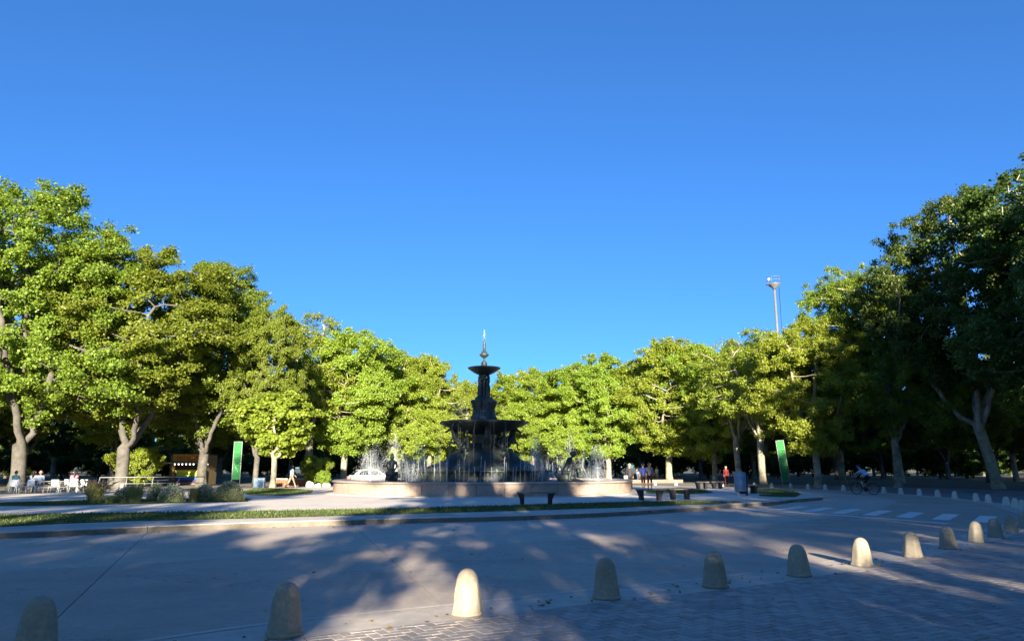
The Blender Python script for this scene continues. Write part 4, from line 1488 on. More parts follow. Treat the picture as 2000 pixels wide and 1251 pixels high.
def person(loc, yaw, label, shirt, pants, height=1.70, pelvis=0.95, lean=0.03, legs=((0.05, 0.05), (-0.05, 0.1)), arms=((0.1, 0.25), (-0.05, 0.2)), long_hair=False, short_pants=False, short_sleeves=True,
           hair=None, hat=None, skirt=False, head_down=0.0, out=0.12, group=None):
    """legs: (thigh forward, knee bend) right and left; arms: (shoulder forward, elbow bend)"""
    s = height / 1.72
    q = []
    pel = Vector((0, 0, pelvis))
    up = rotx((0, 0, 1), -lean)
    chest = pel + up * 0.36
    neck = pel + up * 0.52
    hd = rotx(up, -head_down)
    head = neck + hd * 0.17
    q += [(pel + Vector((-.07, 0, -.02)), pel + Vector((.07, 0, -.02)), .125, .125, 2), (pel, chest, .13, .15, 1), (chest + Vector((-.10, 0, .02)), chest + Vector((.10, 0, .02)), .115, .115, 1),
          (neck + Vector((-.15, 0, -.06)), neck + Vector((.15, 0, -.06)), .068, .068, 1), (neck - up * .04, head, .055, .055, 0), (head - hd * .035 + Vector((0, .015, 0)), head + hd * .045, .082, .098, 0)]
    fwd = rotx((0, 1, 0), -lean - head_down)
    q += [(head + fwd * .09 - hd * .005, head + fwd * .115 - hd * .02, .016, .014, 0), (head + Vector((-.10, 0, 0)), head + Vector((-.105, 0, .03)), .018, .018, 0), (head + Vector((.10, 0, 0)), head + Vector((.105, 0, .03)), .018, .018, 0)]
    feet_z = []
    for sx, (th, kn) in zip((1, -1), legs):
        hip = pel + Vector((.09 * sx, 0, -.03))
        td = Vector((0.02 * sx, math.sin(th), -math.cos(th)))
        knee = hip + td * .43
        sd = Vector((0, math.sin(th - kn), -math.cos(th - kn)))
        ank = knee + sd * .41
        q.append((hip, knee, .088, .060, 2))
        q.append((knee, knee.lerp(ank, .35), .057, .056, 0 if short_pants else 2))
        q.append((knee.lerp(ank, .35), ank, .055, .037, 0 if short_pants else 2))
        toe_d = Vector((0.15 * sx, math.cos((th - kn) * 0.6), math.sin((th - kn) * 0.6) * 0.5)).normalized()
        q.append((ank + Vector((0, -.04, -.03)), ank + toe_d * .15 + Vector((0, 0, -.04)), .042, .034, 3))
        feet_z.append(ank.z - 0.075)
    for sx, (sh, el) in zip((1, -1), arms):
        shd = neck + Vector((.19 * sx, 0, -.07))
        ud = Vector((out * sx, math.sin(sh), -math.cos(sh))).normalized()
        elb = shd + ud * .28
        fd = Vector((out * 0.3 * sx, math.sin(sh + el), -math.cos(sh + el))).normalized()
        wr = elb + fd * .25
        q.append((shd, elb, .052, .042, 1))
        q.append((elb, wr, .040, .028, 0 if short_sleeves else 1))
        palm = wr + fd * .085
        q.append((wr, palm, .030, .034, 0))
        side = Vector((0, 1, 0)) if abs(fd.y) < 0.7 else Vector((0, 0, 1))
        for i, (o_, l_) in enumerate(((-.032, .062), (-.011, .078), (.011, .072), (.032, .055))):
            b0 = palm + side * o_
            mid = b0 + fd * l_ * .55
            q.append((b0, mid, .0105, .010, 0))
            q.append((mid, mid + (fd * .8 + Vector((-.5 * sx, 0, 0))).normalized() * l_ * .5, .010, .009, 0))
        q.append((wr + fd * .03 + side * .03, wr + fd * .075 + side * .065, .012, .010, 0))
    if skirt:
        q.append((pel + Vector((0, 0, .02)), pel + Vector((0, 0.03, -.36)), .15, .20, 2))
    q = [(tuple(Vector(a) * s), tuple(Vector(b) * s), r0 * s, r1 * s, mi) for a, b, r0, r1, mi in q]
    dz_ = -min(feet_z) * s
    me = blobs(q, 0.0135, 2, 0.55)
    e = empty('person', loc, yaw)
    tag(e, label, 'person', group)
    b = obj('body', me, e, [SKIN, shirt, pants, SHOE], (0, 0, dz_))
    hh = head * s
    hq = [(tuple(hh + hd * .06 * s - fwd * .02 * s), tuple(hh + hd * .03 * s - fwd * .045 * s), .088 * s, .085 * s, 0)]
    if long_hair:
        hq.append((tuple(hh - fwd * .06 * s), tuple(hh - fwd * .11 * s - up * .32 * s), .08 * s, .06 * s, 0))
    obj('hair', blobs(hq, 0.02, 1, 0.6), b, hair or HAIR)
    if hat:
        hc = Vector(hh + hd * .09 * s)
        mb = MB().lathe([(.15 * s, -.015), (.155 * s, 0), (.10 * s, .01), (.098 * s, .06 * s), (.06 * s, .09 * s), (.001, .095 * s)], 18)
        h_ = mb.build('hat', hat, b, hc)
        h_.rotation_euler = (-lean - head_down, 0, 0)
    return e

PG = at(1230, 954, 0.15)
NAVY = cloth('navy_cotton', (0.03, 0.05, 0.22)); BLACK = cloth('black_cotton', (0.02, 0.02, 0.022)); GREYP = cloth('mauve_grey_cotton', (0.20, 0.17, 0.22)); DKRED = cloth('dark_red_cotton', (0.13, 0.014, 0.018))
LBLUE = cloth('light_blue_cotton', (0.32, 0.50, 0.70)); TAN = cloth('tan_cotton', (0.48, 0.38, 0.27)); WHITE = cloth('white_cotton', (0.72, 0.74, 0.76)); PINK = cloth('pink_cotton', (0.70, 0.22, 0.28)); DENIM = cloth('denim', (0.08, 0.11, 0.18))
CHAR = cloth('charcoal_cotton', (0.045, 0.042, 0.05))
wlk = ((0.35, 0.15), (-0.30, 0.25)); wla = ((-0.3, 0.25), (0.35, 0.35))
p1_ = person((x_at(1230, 48.5), 48.5, 0.15), math.radians(165), 'person in dark clothes walking beside the right end of the basin', CHAR, BLACK, 1.66, legs=((0.18, .1), (-0.16, .15)), arms=((-.1, .3), (.15, .4)), long_hair=True, short_sleeves=False)
p2_ = person((x_at(1256, 49.5), 49.5, 0.15), math.radians(5), 'person in a blue top and dark shorts, left of the walking pair', NAVY, BLACK, 1.70, legs=((0.22, .1), (-0.2, .2)), arms=((.3, 1.2), (-.2, .3)), short_pants=True, long_hair=False)
p3_ = person((x_at(1268.5, 49.7), 49.7, 0.15), math.radians(-8), 'person in a mauve grey top and black shorts, right of the walking pair', GREYP, BLACK, 1.72, legs=((-0.2, .15), (0.22, .1)), arms=((.2, .4), (-.25, .3)), short_pants=True)
# handbag of the dark-clothed walker
mb = MB().box((0, 0, 0), (0.26, 0.11, 0.22), bev=0.03)
e = empty('handbag', p1_.matrix_world.translation.copy() if False else (x_at(1230, 48.5) - 0.27, 48.45, 0.98))
tag(e, 'pale grey handbag at the hip of the dark-clothed walker', 'handbag')
mb.build('bag_body', cloth('grey_leather', (0.35, 0.34, 0.33)), e)
MB().tube([(-.09, 0, .1), (-.05, 0, .36), (0.1, 0, .46), (.09, 0, .1)], .012, 6).build('strap', CHAR, e)
y4 = at(1418, 945.5).y
person((x_at(1418, y4), y4, 0.0), math.radians(175), 'person in dark red clothes standing past the far benches', DKRED, DKRED, 1.66, short_sleeves=False)
y5 = 60.0
p5_ = person((x_at(570, y5), y5, 0.0), math.radians(-60), 'man in light blue shirt and tan trousers striding past the brick planter', LBLUE, TAN, 1.80, legs=((0.42, .1), (-.38, .2)), arms=((-.35, .3), (.4, .4)))
person((x_at(1283, 88), 88, 0.0), math.radians(120), 'distant person in white near the low pale wall', WHITE, TAN, 1.68, short_pants=True)
person((x_at(1246, 92), 92, 0.0), math.radians(200), 'distant person in white seen between the walkers', WHITE, DENIM, 1.66)
sit = ((1.45, 1.5), (1.4, 1.45)); sita = ((.5, .9), (.6, .8))

# white plastic chairs at far left, with people sitting on them
def chair(loc, yaw, label):
    e = empty('chair', loc, yaw)
    tag(e, label, 'chair', 'white plastic chairs')
    MB().box((0, 0, .43), (.46, .45, .035), bev=.012).build('seat', M['plastic_white'], e)
    MB().box((0, -.225, .66), (.44, .03, .40), rx=-0.18, bev=.012).build('backrest', M['plastic_white'], e)
    for sx in (-1, 1):
        for sy in (-1, 1):
            MB().tube([(.19 * sx, .18 * sy, .42), (.24 * sx, .23 * sy, 0)], [.022, .018], 6).build('leg', M['plastic_white'], e)
        MB().box((.23 * sx, -.02, .63), (.04, .42, .025), bev=.008).build('armrest', M['plastic_white'], e)
    return e
cy = 47.6
for px, yw, lb, occ in [(31, 0.3, 'white plastic chair farthest left, with a teal-shirted sitter', 1), (43, -0.4, 'empty white plastic chair, second from the left', 0), (66, 0.2, 'white plastic chair with a white-shirted sitter', 2), (80, 3.6, 'white plastic chair facing left of the tubular rail', 3),
                        (107, 0.9, 'empty white plastic chair behind the left end of the rail', 0), (125, 2.6, 'empty white plastic chair behind the middle of the rail', 0), (146, 0.5, 'white plastic chair under the person in pink', 4), (163, 3.2, 'white plastic chair at the right end of the rail', 0)]:
    yy = cy + (px % 7) * 0.25
    x = x_at(px, yy)
    chair((x, yy, -0.02), yw, lb)
    if occ:
        sh, lbl = {1: (cloth('teal_cotton', (0.12, 0.30, 0.32)), 'person in teal seated on the farthest left chair'), 2: (WHITE, 'person in white seated behind the bollards at far left'), 3: (cloth('pale_blue_cotton', (0.5, 0.58, 0.72)), 'person in pale blue seated facing left beside the rail'), 4: (PINK, 'person in pink seated near the striped grasses')}[occ]
        pr = person((x, yy, 0.0), yw, lbl, sh, DENIM, 1.68, pelvis=0.60, lean=0.1, legs=sit, arms=sita, long_hair=occ in (2, 4))
        # thighs rest on the seat
        body = pr.children[0]
        body.location.z = 0.40 - (0.60 - 0.12) * 1.68 / 1.72 + 0.075

M['rail'] = surf('rail_steel', (0.22, 0.22, 0.215), (0.18, 0.18, 0.175), 4, .5, metal=.2)
# tubular rails
def rail(pts, post_at, h, label):
    e = empty('railing', (pts[0][0], pts[0][1], -0.02))
    tag(e, label, 'railing')
    o0 = Vector((pts[0][0], pts[0][1], 0))
    P = [Vector((p[0], p[1], 0)) - o0 for p in pts]
    MB().tube([p + Vector((0, 0, h)) for p in P], .032, 8).build('top_rail', M['rail'], e)
    MB().tube([p + Vector((0, 0, h * .55)) for p in P], .022, 8).build('lower_rail', M['rail'], e)
    for t in post_at:
        k = t * (len(P) - 1); i = min(len(P) - 2, int(k)); p = P[i].lerp(P[i + 1], k - i)
        MB().tube([p + Vector((-.06, -.03, 0)), p + Vector((0, 0, h))], .03, 8).build('post', M['rail'], e)
rail([(x_at(76, 45.6), 45.6), (x_at(120, 46.3), 46.3), (x_at(168, 47), 47)], (0, 0.5, 1.0), 0.78, 'white tubular rail in front of the white chairs')
rail([(x_at(196, 51), 51), (x_at(300, 53), 53), (x_at(400, 55), 55)], (0, .25, .5, .75, 1.0), 0.95, 'long pale tubular rail behind the flowering plants')

# ------------------------------------------------------------------ benches and bins
def bench(x, y, yaw, label, w=1.28, z=0.15):
    e = empty('bench', (x, y, z + 0.006), yaw)
    tag(e, label, 'bench', 'dark benches on the plaza')
    MB().box((0, 0, .455), (w, .44, .05), bev=.012).build('seat', M['bench_top'], e)
    for sx in (-1, 1):
        P = [(sx * (w / 2 - .03), .43), (sx * (w / 2 - .30), .43), (sx * (w / 2 - .30), .0), (sx * (w / 2 - .15), .0), (sx * (w / 2 - .13), .20)]
        vs_ = [(a, -.19, b) for a, b in P] + [(a, .19, b) for a, b in P]
        n = len(P)
        fs_ = [tuple(range(n)), tuple(range(2 * n - 1, n - 1, -1))] + [(k, n + k, n + (k + 1) % n, (k + 1) % n) for k in range(n)]
        MB().add(vs_, fs_).build('leg', M['black'], e)
def bench_px(px, py, yaw, label, w):
    p = at(px, py, 0.15)
    bench(p.x, p.y, yaw, label, w)
bench_px(1047, 984.5, 0.02, 'dark bench alone in front of the basin', 1.55)
bench_px(1270, 976, 0.05, 'left bench of the pair on the right of the plaza', 1.25)
bench_px(1328, 974.5, 0.10, 'right bench of the pair on the right of the plaza', 1.1)
bench_px(1371, 954, 0.1, 'left bench of the far pair behind the plaza', 0.95)
bench_px(1401, 953.5, 0.1, 'right bench of the far pair behind the plaza', 0.90)
pb_ = at(1470, 964, 0.15)
bench(pb_.x - 0.25, pb_.y, 0.35, 'bench half hidden behind the blue-grey litter bin', 1.2)
pd_ = MB().lathe([(1.15, 0.0), (1.15, .02), (.01, .022)], 32, smooth=False).build('bench_pad', M['plaza'], isl, (pb_.x - 0.1, pb_.y, PZ - 0.003))

def litter_bin(p, label, yaw=0.0, h=1.15):
    e = empty('litter_bin', p, yaw)
    tag(e, label, 'litter bin')
    MB().lathe([(.27, .22), (.30, .24), (.30, h), (.285, h), (.285, .3), (.01, .28)], 24).build('drum', M['bin'], e)
    for a in (0.2, 1.2, 2.2, 3.3, 4.3, 5.3):
        MB().box((.315 * math.cos(a), .315 * math.sin(a), .68), (.015, .10, h - .3), rz=a).build('slat', M['bin'], e)
    MB().box((.33, 0.0, .55), (.10, .12, 1.10), bev=.01).build('post', M['dark_metal'], e)
    MB().box((-.16, 0, .1), (.14, .14, .24), bev=.01).build('foot', M['bin'], e)
lb = at(1447, 967, 0.15)
litter_bin((lb.x, lb.y, PZ), 'blue-grey round litter bin on a dark post by the bend', 0.1, 1.2)

# blue-grey box at the left
bp = at(508, 951)
e = empty('utility_box', (x_at(508, 56.5), 56.5, -0.02), 0.15)
tag(e, 'blue-grey metal box near the small bright tree', 'utility box')
MB().box((0, 0, .42), (.78, .5, .80), bev=.015).build('cabinet', M['bin'], e)
MB().box((.10, -.258, .44), (.34, .012, .5), bev=.004).build('door', surf('blue_panel', (0.12, 0.25, 0.45), rough=.4), e)
MB().box((0, 0, .835), (.84, .56, .03), bev=.008).build('lid', M['bin'], e)
for sx in (-1, 1):
    MB().box((sx * .33, 0, 0.01), (.1, .5, .06)).build('foot', M['dark_metal'], e)

# ------------------------------------------------------------------ banners
def banner(px, y, top, bot, wpx, label, yaw, rows, swoosh=False, tilt=0.0):
    x = x_at(px, y)
    z1_, z0_ = on_y(px, top, y).z, max(0.05, on_y(px, bot, y).z)
    w = wpx / 1444 * y
    e = empty('banner', (x, y, 0), yaw)
    e.rotation_euler = (0, tilt, yaw)
    tag(e, label, 'banner', 'green park banners')
    n, vs_, fs_ = 9, [], []
    for k in range(n):
        t = k / (n - 1); z = z0_ + (z1_ - z0_) * t
        for q_ in (-1, -.33, .33, 1):
            vs_.append((q_ * w / 2, 0.03 * math.sin(6 * t + q_), z))
    for k in range(n - 1):
        for c_ in range(3):
            fs_.append((4 * k + c_, 4 * k + c_ + 1, 4 * k + c_ + 5, 4 * k + c_ + 4))
    fabric = MB().add(vs_, fs_).build('fabric', M['banner'], e)
    so = fabric.modifiers.new('thickness', 'SOLIDIFY'); so.thickness = 0.008
    for sx in (-1, 1):
        MB().tube([(sx * (w / 2 + .02), .02, 0), (sx * (w / 2 + .02), .02, z1_ + .05)], .022, 8).build('pole', M['galv'], e)
    MB().tube([(-w / 2, .02, z1_ + .03), (w / 2, .02, z1_ + .03)], .018, 8).build('top_bar', M['galv'], e)
    rr_ = random.Random(int(px))
    pr = MB()
    for k in range(rows):
        z = z0_ + (z1_ - z0_) * (0.25 + 0.6 * k / rows)
        xx = -w * .30
        while xx < w * .28:
            l_ = rr_.uniform(.04, .11)
            pr.box((xx + l_ / 2, -.052, z), (l_, .006, .045))
            xx += l_ + .04
    if swoosh:
        zz = z0_ + (z1_ - z0_) * .28
        pts = [(-w * .35, zz + .45), (-w * .05, zz + .10), (w * .30, zz - .12)]
        for (xa, za), (xb, zb_) in zip(pts[:-1], pts[1:]):
            pr.add([(xa, -.055, za - .14), (xb, -.055, zb_ - .16), (xb, -.055, zb_ + .06), (xa, -.055, za + .08)], [(0, 1, 2, 3)])
    o = pr.build('print', M['banner_light'], e)
    o['kind'] = 'stuff'
banner(461, 53, 863, 936, 14.3, 'green banner at left, between the kiosk and a dark trunk', 0.0, 5, True, 0.0)
banner(1536, 60, 860, 938, 14.3, 'green banner at right, between two pale tree trunks', 0.1, 9, False, -0.10)

# ------------------------------------------------------------------ food kiosk
KY = 70.0
ke = empty('food_kiosk', (x_at(366, KY), KY, -0.03), -0.05)
tag(ke, 'food kiosk with orange-brown sign, bulbs and rainbow-striped front', 'kiosk')
def kx(px): return (px - 366) / 1444 * KY
def kz(py): return on_y(366, py, KY).z
wk = kx(402) - kx(330)
MB().box((0, 1.1, kz(886) / 2), (wk, 2.2, kz(888)), bev=.02).build('body', surf('kiosk_body', (0.20, 0.15, 0.08), (0.16, 0.12, 0.065), 4, .8), ke)
opn = MB().box((0.2, -.012, (kz(904) + kz(915)) / 2), (wk * .8, .03, kz(904) - kz(915))).build('serving_hatch', surf('hatch_dark', (0.015, 0.012, 0.012)), ke)
sg = MB().box((-.1, -.12, kz(893)), (kx(394) - kx(339), .12, kz(886) - kz(901)), bev=.02).build('sign_board', surf('sign_orange', (0.75, 0.34, 0.06), (0.62, 0.27, 0.05), 3, .7), ke)
# worn brown lettering shapes on the sign: blocks only, the words cannot be read
lt = MB()
rl = random.Random(4)
xx = -1.05
for k in range(9):
    if k == 6:
        xx += .22
    l_ = rl.uniform(.13, .19)
    lt.box((xx + l_ / 2, -.186, kz(893) + .02), (l_ * .3, .01, .30))
    lt.box((xx + l_ * .62, -.187, kz(893) + .02 + rl.choice((-.12, 0.0, .12))), (l_ * .5, .01, .06))
    xx += l_ + .075
o = lt.build('lettering', surf('sign_brown', (0.22, 0.06, 0.02)), ke); o['kind'] = 'stuff'
MB().box((-.1, -.35, kz(902.5)), (wk * 1.02, .75, .06), rx=0.1, bev=.01).build('awning', surf('awning_cream', (0.55, 0.50, 0.38)), ke)
bulb_m, nt_, out_ = newmat('lit_bulb')
em = nt_.nodes.new('ShaderNodeEmission'); em.inputs['Color'].default_value = (1, .95, .82, 1); em.inputs['Strength'].default_value = 0.9
nt_.links.new(em.outputs[0], out_.inputs['Surface'])
for px in (345.5, 353, 360, 367.5, 375, 382, 398, 409):
    MB().lathe([(.001, -.07), (.05, -.05), (.07, 0), (.05, .05), (.03, .09), (.001, .10)], 10, (kx(px), -.55, kz(905.5))).build('bulb', bulb_m, ke)
MB().tube([(kx(340) + i * .35, -.55, kz(904.2) - .04 * math.sin(i * 2.0)) for i in range(11)], .012, 5).build('bulb_wire', M['dark_metal'], ke)
for i, (py0, py1, c) in enumerate([(917, 920.5, (0.75, 0.58, 0.06)), (920.5, 924.5, (0.45, 0.62, 0.06)), (924.5, 928, (0.40, 0.55, 0.08)), (928, 931.5, (0.04, 0.34, 0.22)), (931.5, 936, (0.05, 0.10, 0.45)), (936, 941, (0.05, 0.03, 0.12))]):
    MB().box((0.28, -.10 - .004 * i, (kz(py0) + kz(py1)) / 2), (wk * .72, .14, kz(py0) - kz(py1) - .006)).build('striped_board', col_mat('board_colour', c), ke)
MB().box((kx(398), -.2, kz(928)), (.55, .3, 1.1), bev=.02).build('menu_board', col_mat('menu_orange', (0.55, 0.24, 0.03)), ke)
MB().box((kx(340), -.2, kz(922)), (.22, .2, 1.3), bev=.02).build('side_post', col_mat('post_ochre', (0.35, 0.24, 0.06)), ke)

# ------------------------------------------------------------------ brick planter, low pale wall
e = empty('brick_planter', (x_at(573, 66), 66, -0.03), 0.0)
tag(e, 'low red brick planter wall behind the striding man', 'planter')
wl = (612 - 540) / 1444 * 66
MB().box((0, .15, .30), (wl - .04, .20, .60)).build('core', M['joint'], e)
bme = MB().box((0, 0, 0), (.355, .10, .13), bev=.012).mesh('brick'); bme.materials.append(M['brick'])
for r_ in range(4):
    n = int(wl / .37)
    for k in range(n):
        o = bpy.data.objects.new('brick', bme); link(o, e)
        o.location = (-wl / 2 + .2 + k * .37 + (.09 if r_ % 2 else -.09), .02, .075 + r_ * .145)
        o.scale = (rt.uniform(.96, 1), 1, rt.uniform(.95, 1))
MB().box((0, .13, .645), (wl + .1, .42, .08), bev=.015).build('capstone', M['capstone'], e)
e = MB().box((0, 0, .17), (5.6, .45, .36), bev=.03).build('low_wall', surf('pink_wall', (0.24, 0.165, 0.13), (0.19, 0.13, 0.10), 4, .85), None, (x_at(1282, 80), 80, -.02), 0.1)
tag(e, 'low pale wall in the sun behind the walking pair', 'wall')

# ------------------------------------------------------------------ white car behind the basin
e = empty('car', (x_at(727, 65.0), 65.0, 0.0), math.radians(28))
tag(e, 'white car parked behind the left end of the basin', 'car')
sec = [(-2.05, .32, .62, .70), (-2.0, .28, .86, .80), (-1.2, .25, .93, .84), (-.2, .25, .93, .85), (.9, .25, .92, .85), (1.7, .26, .80, .82), (2.05, .32, .66, .70)]
vs_, fs_ = [], []
for (x, zl, zh, hw) in sec:
    vs_ += [(x, -hw * .96, zl), (x, -hw, (zl + zh) / 2), (x, -hw * .95, zh), (x, hw * .95, zh), (x, hw, (zl + zh) / 2), (x, hw * .96, zl)]
for i in range(len(sec) - 1):
    for k in range(6):
        fs_.append((i * 6 + k, i * 6 + (k + 1) % 6, (i + 1) * 6 + (k + 1) % 6, (i + 1) * 6 + k))
fs_ += [tuple(range(5, -1, -1)), tuple((len(sec) - 1) * 6 + k for k in range(6))]
b = MB().add(vs_, fs_, 0, True).build('body', M['car'], e)
bv_ = b.modifiers.new('edge', 'BEVEL'); bv_.width = .05; bv_.segments = 2
cab = [(-1.85, .90, .74), (-1.25, 1.42, .60), (.25, 1.44, .60), (1.0, .92, .74)]
top = [(-1.85, .90, .74), (-1.25, 1.40, .58), (.25, 1.42, .58), (1.05, .90, .74)]
vs_ = [(x, -w_, z) for x, z, w_ in top] + [(x, w_, z) for x, z, w_ in top]
r_ = MB().add(vs_, [(1, 2, 6, 5), (0, 1, 5, 4), (2, 3, 7, 6), (0, 3, 2, 1), (4, 5, 6, 7), (0, 4, 7, 3)]).build('cabin', M['car'], e)
def glass(P):
    MB().add(P, [(0, 1, 2, 3)]).build('window', M['glass_dark'], r_)
for s_ in (-1, 1):
    glass([(-1.45, s_ * .725, .96), (-.42, s_ * .725, .96), (-.42, s_ * .615, 1.34), (-1.15, s_ * .615, 1.34)])
    glass([(-.34, s_ * .725, .96), (.72, s_ * .725, .96), (.20, s_ * .615, 1.34), (-.34, s_ * .615, 1.34)])
glass([(-1.79, -.62, .97), (-1.79, .62, .97), (-1.34, .52, 1.36), (-1.34, -.52, 1.36)])
glass([(.98, -.62, .97), (.98, .62, .97), (.34, .52, 1.37), (.34, -.52, 1.37)])
for sx in (-1.3, 1.3):
    for s_ in (-1, 1):
        w_ = MB().lathe([(.19, -.10), (.31, -.10), (.325, -.06), (.325, .06), (.31, .10), (.19, .10)], 24).build('wheel', M['rubber'], e, (sx, s_ * .78, .325))
        w_.rotation_euler = (math.pi / 2, 0, 0)
        rm = MB().lathe([(.001, -.085), (.10, -.095), (.195, -.085), (.195, .085), (.10, .095), (.001, .085)], 20).build('rim', M['galv'], w_)
for s_ in (-1, 1):
    MB().box((-2.03, s_ * .58, .70), (.06, .26, .15), bev=.02).build('tail_light', M['red_lens'], e)
    MB().box((2.02, s_ * .52, .60), (.08, .26, .12), bev=.02).build('headlight', M['plastic_white'], e)

# ------------------------------------------------------------------ bicycle and rider
BY = at(1690, 965).y
bx0 = at(1690, 965).x
yawb = math.radians(38)
be = empty('bicycle', (bx0, BY, 0.0), yawb)
tag(be, 'bicycle ridden along the far bend of the road', 'bicycle')
def wheel(y):
    w_ = MB()
    w_.tube([(0, .335 * math.cos(a), .335 * math.sin(a)) for a in [2 * math.pi * k / 32 for k in range(33)]], .022, 6, cap=False)
    t = w_.build('wheel', M['rubber'], be, (0, y, .357))
    sp = MB()
    for k in range(14):
        a = 2 * math.pi * k / 14
        sp.tube([(0, 0, 0), (0, .32 * math.cos(a), .32 * math.sin(a))], .003, 3, cap=False)
    s_ = sp.build('spokes', M['galv'], t); s_['kind'] = 'stuff'
    MB().tube([(-.05, 0, 0), (.05, 0, 0)], .025, 8).build('hub', M['galv'], t)
wheel(-.52); wheel(.52)
f = MB()
f.tube([(0, -.52, .357), (0, -.05, .30), (0, .40, .70), (0, -.18, .78), (0, -.05, .30)], .018, 8)
f.tube([(0, -.52, .357), (0, -.18, .78)], .012, 8)
f.build('frame', M['dark_metal'], be)
MB().tube([(0, .52, .357), (0, .42, .66), (0, .37, .93)], .018, 8).build('fork', M['dark_metal'], be)
MB().tube([(-.28, .38, .98), (-.1, .42, .96), (.1, .42, .96), (.28, .38, .98)], .015, 8).build('handlebar', M['dark_metal'], be)
MB().tube([(0, -.18, .78), (0, -.22, .93)], .014, 8).build('seat_post', M['dark_metal'], be)
MB().box((0, -.22, .95), (.15, .26, .06), bev=.025).build('saddle', M['rubber'], be)
MB().lathe([(.001, -.01), (.09, -.01), (.09, .01), (.001, .01)], 18, (0, 0, 0)).build('chainring', M['dark_metal'], be, (.06, -.05, .30)).rotation_euler = (0, math.pi / 2, 0)
for s_, dz_, dy_ in ((1, -.15, .05), (-1, .15, -.05)):
    MB().tube([(.08 * s_, -.05, .30), (.10 * s_, -.05 + dy_, .30 + dz_)], .012, 6).build('crank', M['dark_metal'], be)
    MB().box((.16 * s_, -.05 + dy_, .30 + dz_), (.10, .09, .025)).build('pedal', M['rubber'], be)
rd = person((bx0, BY, 0.0), yawb, 'cyclist in light blue top and dark shorts leaning over the handlebars', LBLUE, cloth('navy_shorts', (0.012, 0.014, 0.03)), 1.74, pelvis=1.0, lean=0.75, legs=((0.62, .75), (1.05, 1.35)), arms=((1.0, -.15), (1.0, -.15)), short_pants=True, out=.05, hat=NAVY)
body = rd.children[0]
body.location = (-math.sin(0) , -.24, 0.06)

M['mast'] = surf('mast_steel', (0.20, 0.20, 0.195), (0.16, 0.16, 0.158), 2, .5, metal=.3)
# ------------------------------------------------------------------ floodlight mast above the trees
MY = 128.0
mx = x_at(1538, MY)
zt_ = on_y(1509, 556, MY).z
e = empty('floodlight_mast', (mx, MY, 0))
tag(e, 'tall pale floodlight mast with a ring platform above the right trees', 'mast')
MB().tube([(0, 0, 0), (0, 0, zt_ * .45), (0, 0, zt_)], [.34, .27, .19], 16).build('pole', M['mast'], e)
MB().lathe([(.22, zt_ - .9), (.36, zt_ - .6), (1.12, zt_ + .05), (1.15, zt_ + .14), (.2, zt_ + .16)], 20).build('platform', M['mast'], e)
for hgt in (0.8, 1.35):
    MB().tube([(1.18 * math.cos(2 * math.pi * k / 24), 1.18 * math.sin(2 * math.pi * k / 24), zt_ + hgt) for k in range(25)], .026, 6, cap=False).build('guard_ring', M['mast'], e)
for k in range(5):
    a = 2 * math.pi * k / 5 + .3
    MB().tube([(1.13 * math.cos(a), 1.13 * math.sin(a), zt_ + .1), (1.18 * math.cos(a), 1.18 * math.sin(a), zt_ + 1.35)], .02, 6).build('guard_post', M['mast'], e)
MB().box((-1.0, -.3, zt_ + .9), (.35, .3, .45), bev=.05).build('lamp', M['white_metal'], e)
MB().box((-1.2, -.2, zt_ - .0), (.5, .4, .2), bev=.05).build('lamp', M['dark_metal'], e)
MB().tube([(.9, .1, zt_ - .4), (.75, .1, zt_ * .4)], .05, 6).build('cable', M['dark_metal'], e)

# ------------------------------------------------------------------ planting bed
def tuft(px, py, h, w, label, leaf, n=420, arch=0.5, plume=None, name='ornamental_grass'):
    p = at(px, py, PZ)
    e = empty(name, (p.x, p.y, PZ))
    tag(e, label, 'ornamental grass', 'plants in the bed on the plaza')
    r = random.Random(int(px))
    mb = MB(); pm = MB()
    for k in range(n):
        a = r.uniform(0, 6.28); d = abs(r.gauss(0, .4)); b0 = Vector((math.cos(a) * w * .22 * r.random(), math.sin(a) * w * .22 * r.random(), 0))
        hh = h * r.uniform(.55, 1.05)
        o_ = Vector((math.cos(a), math.sin(a), 0)) * w * .5 * min(1.2, d + .2)
        pts = [b0, b0 + o_ * .25 + Vector((0, 0, hh * .5)), b0 + o_ * .7 + Vector((0, 0, hh * .9)), b0 + o_ * 1.1 + Vector((0, 0, hh * (1 - arch * .35)))]
        side = Vector((-math.sin(a), math.cos(a), 0)) * .008
        vs_ = []
        for i, q in enumerate(pts):
            s_ = side * (1 - i / 3.4)
            vs_ += [q - s_, q + s_]
        mb.add(vs_, [(0, 1, 3, 2), (2, 3, 5, 4), (4, 5, 7, 6)])
        if plume and r.random() < .14:
            q = pts[2] + Vector((0, 0, h * .12))
            pm.tube([pts[2], q, q + o_ * .35 + Vector((0, 0, h * .1))], [.008, .022, .006], 5)
    mb.build('blades', M[leaf], e)
    if plume:
        pm.build('plumes', M[plume], e)
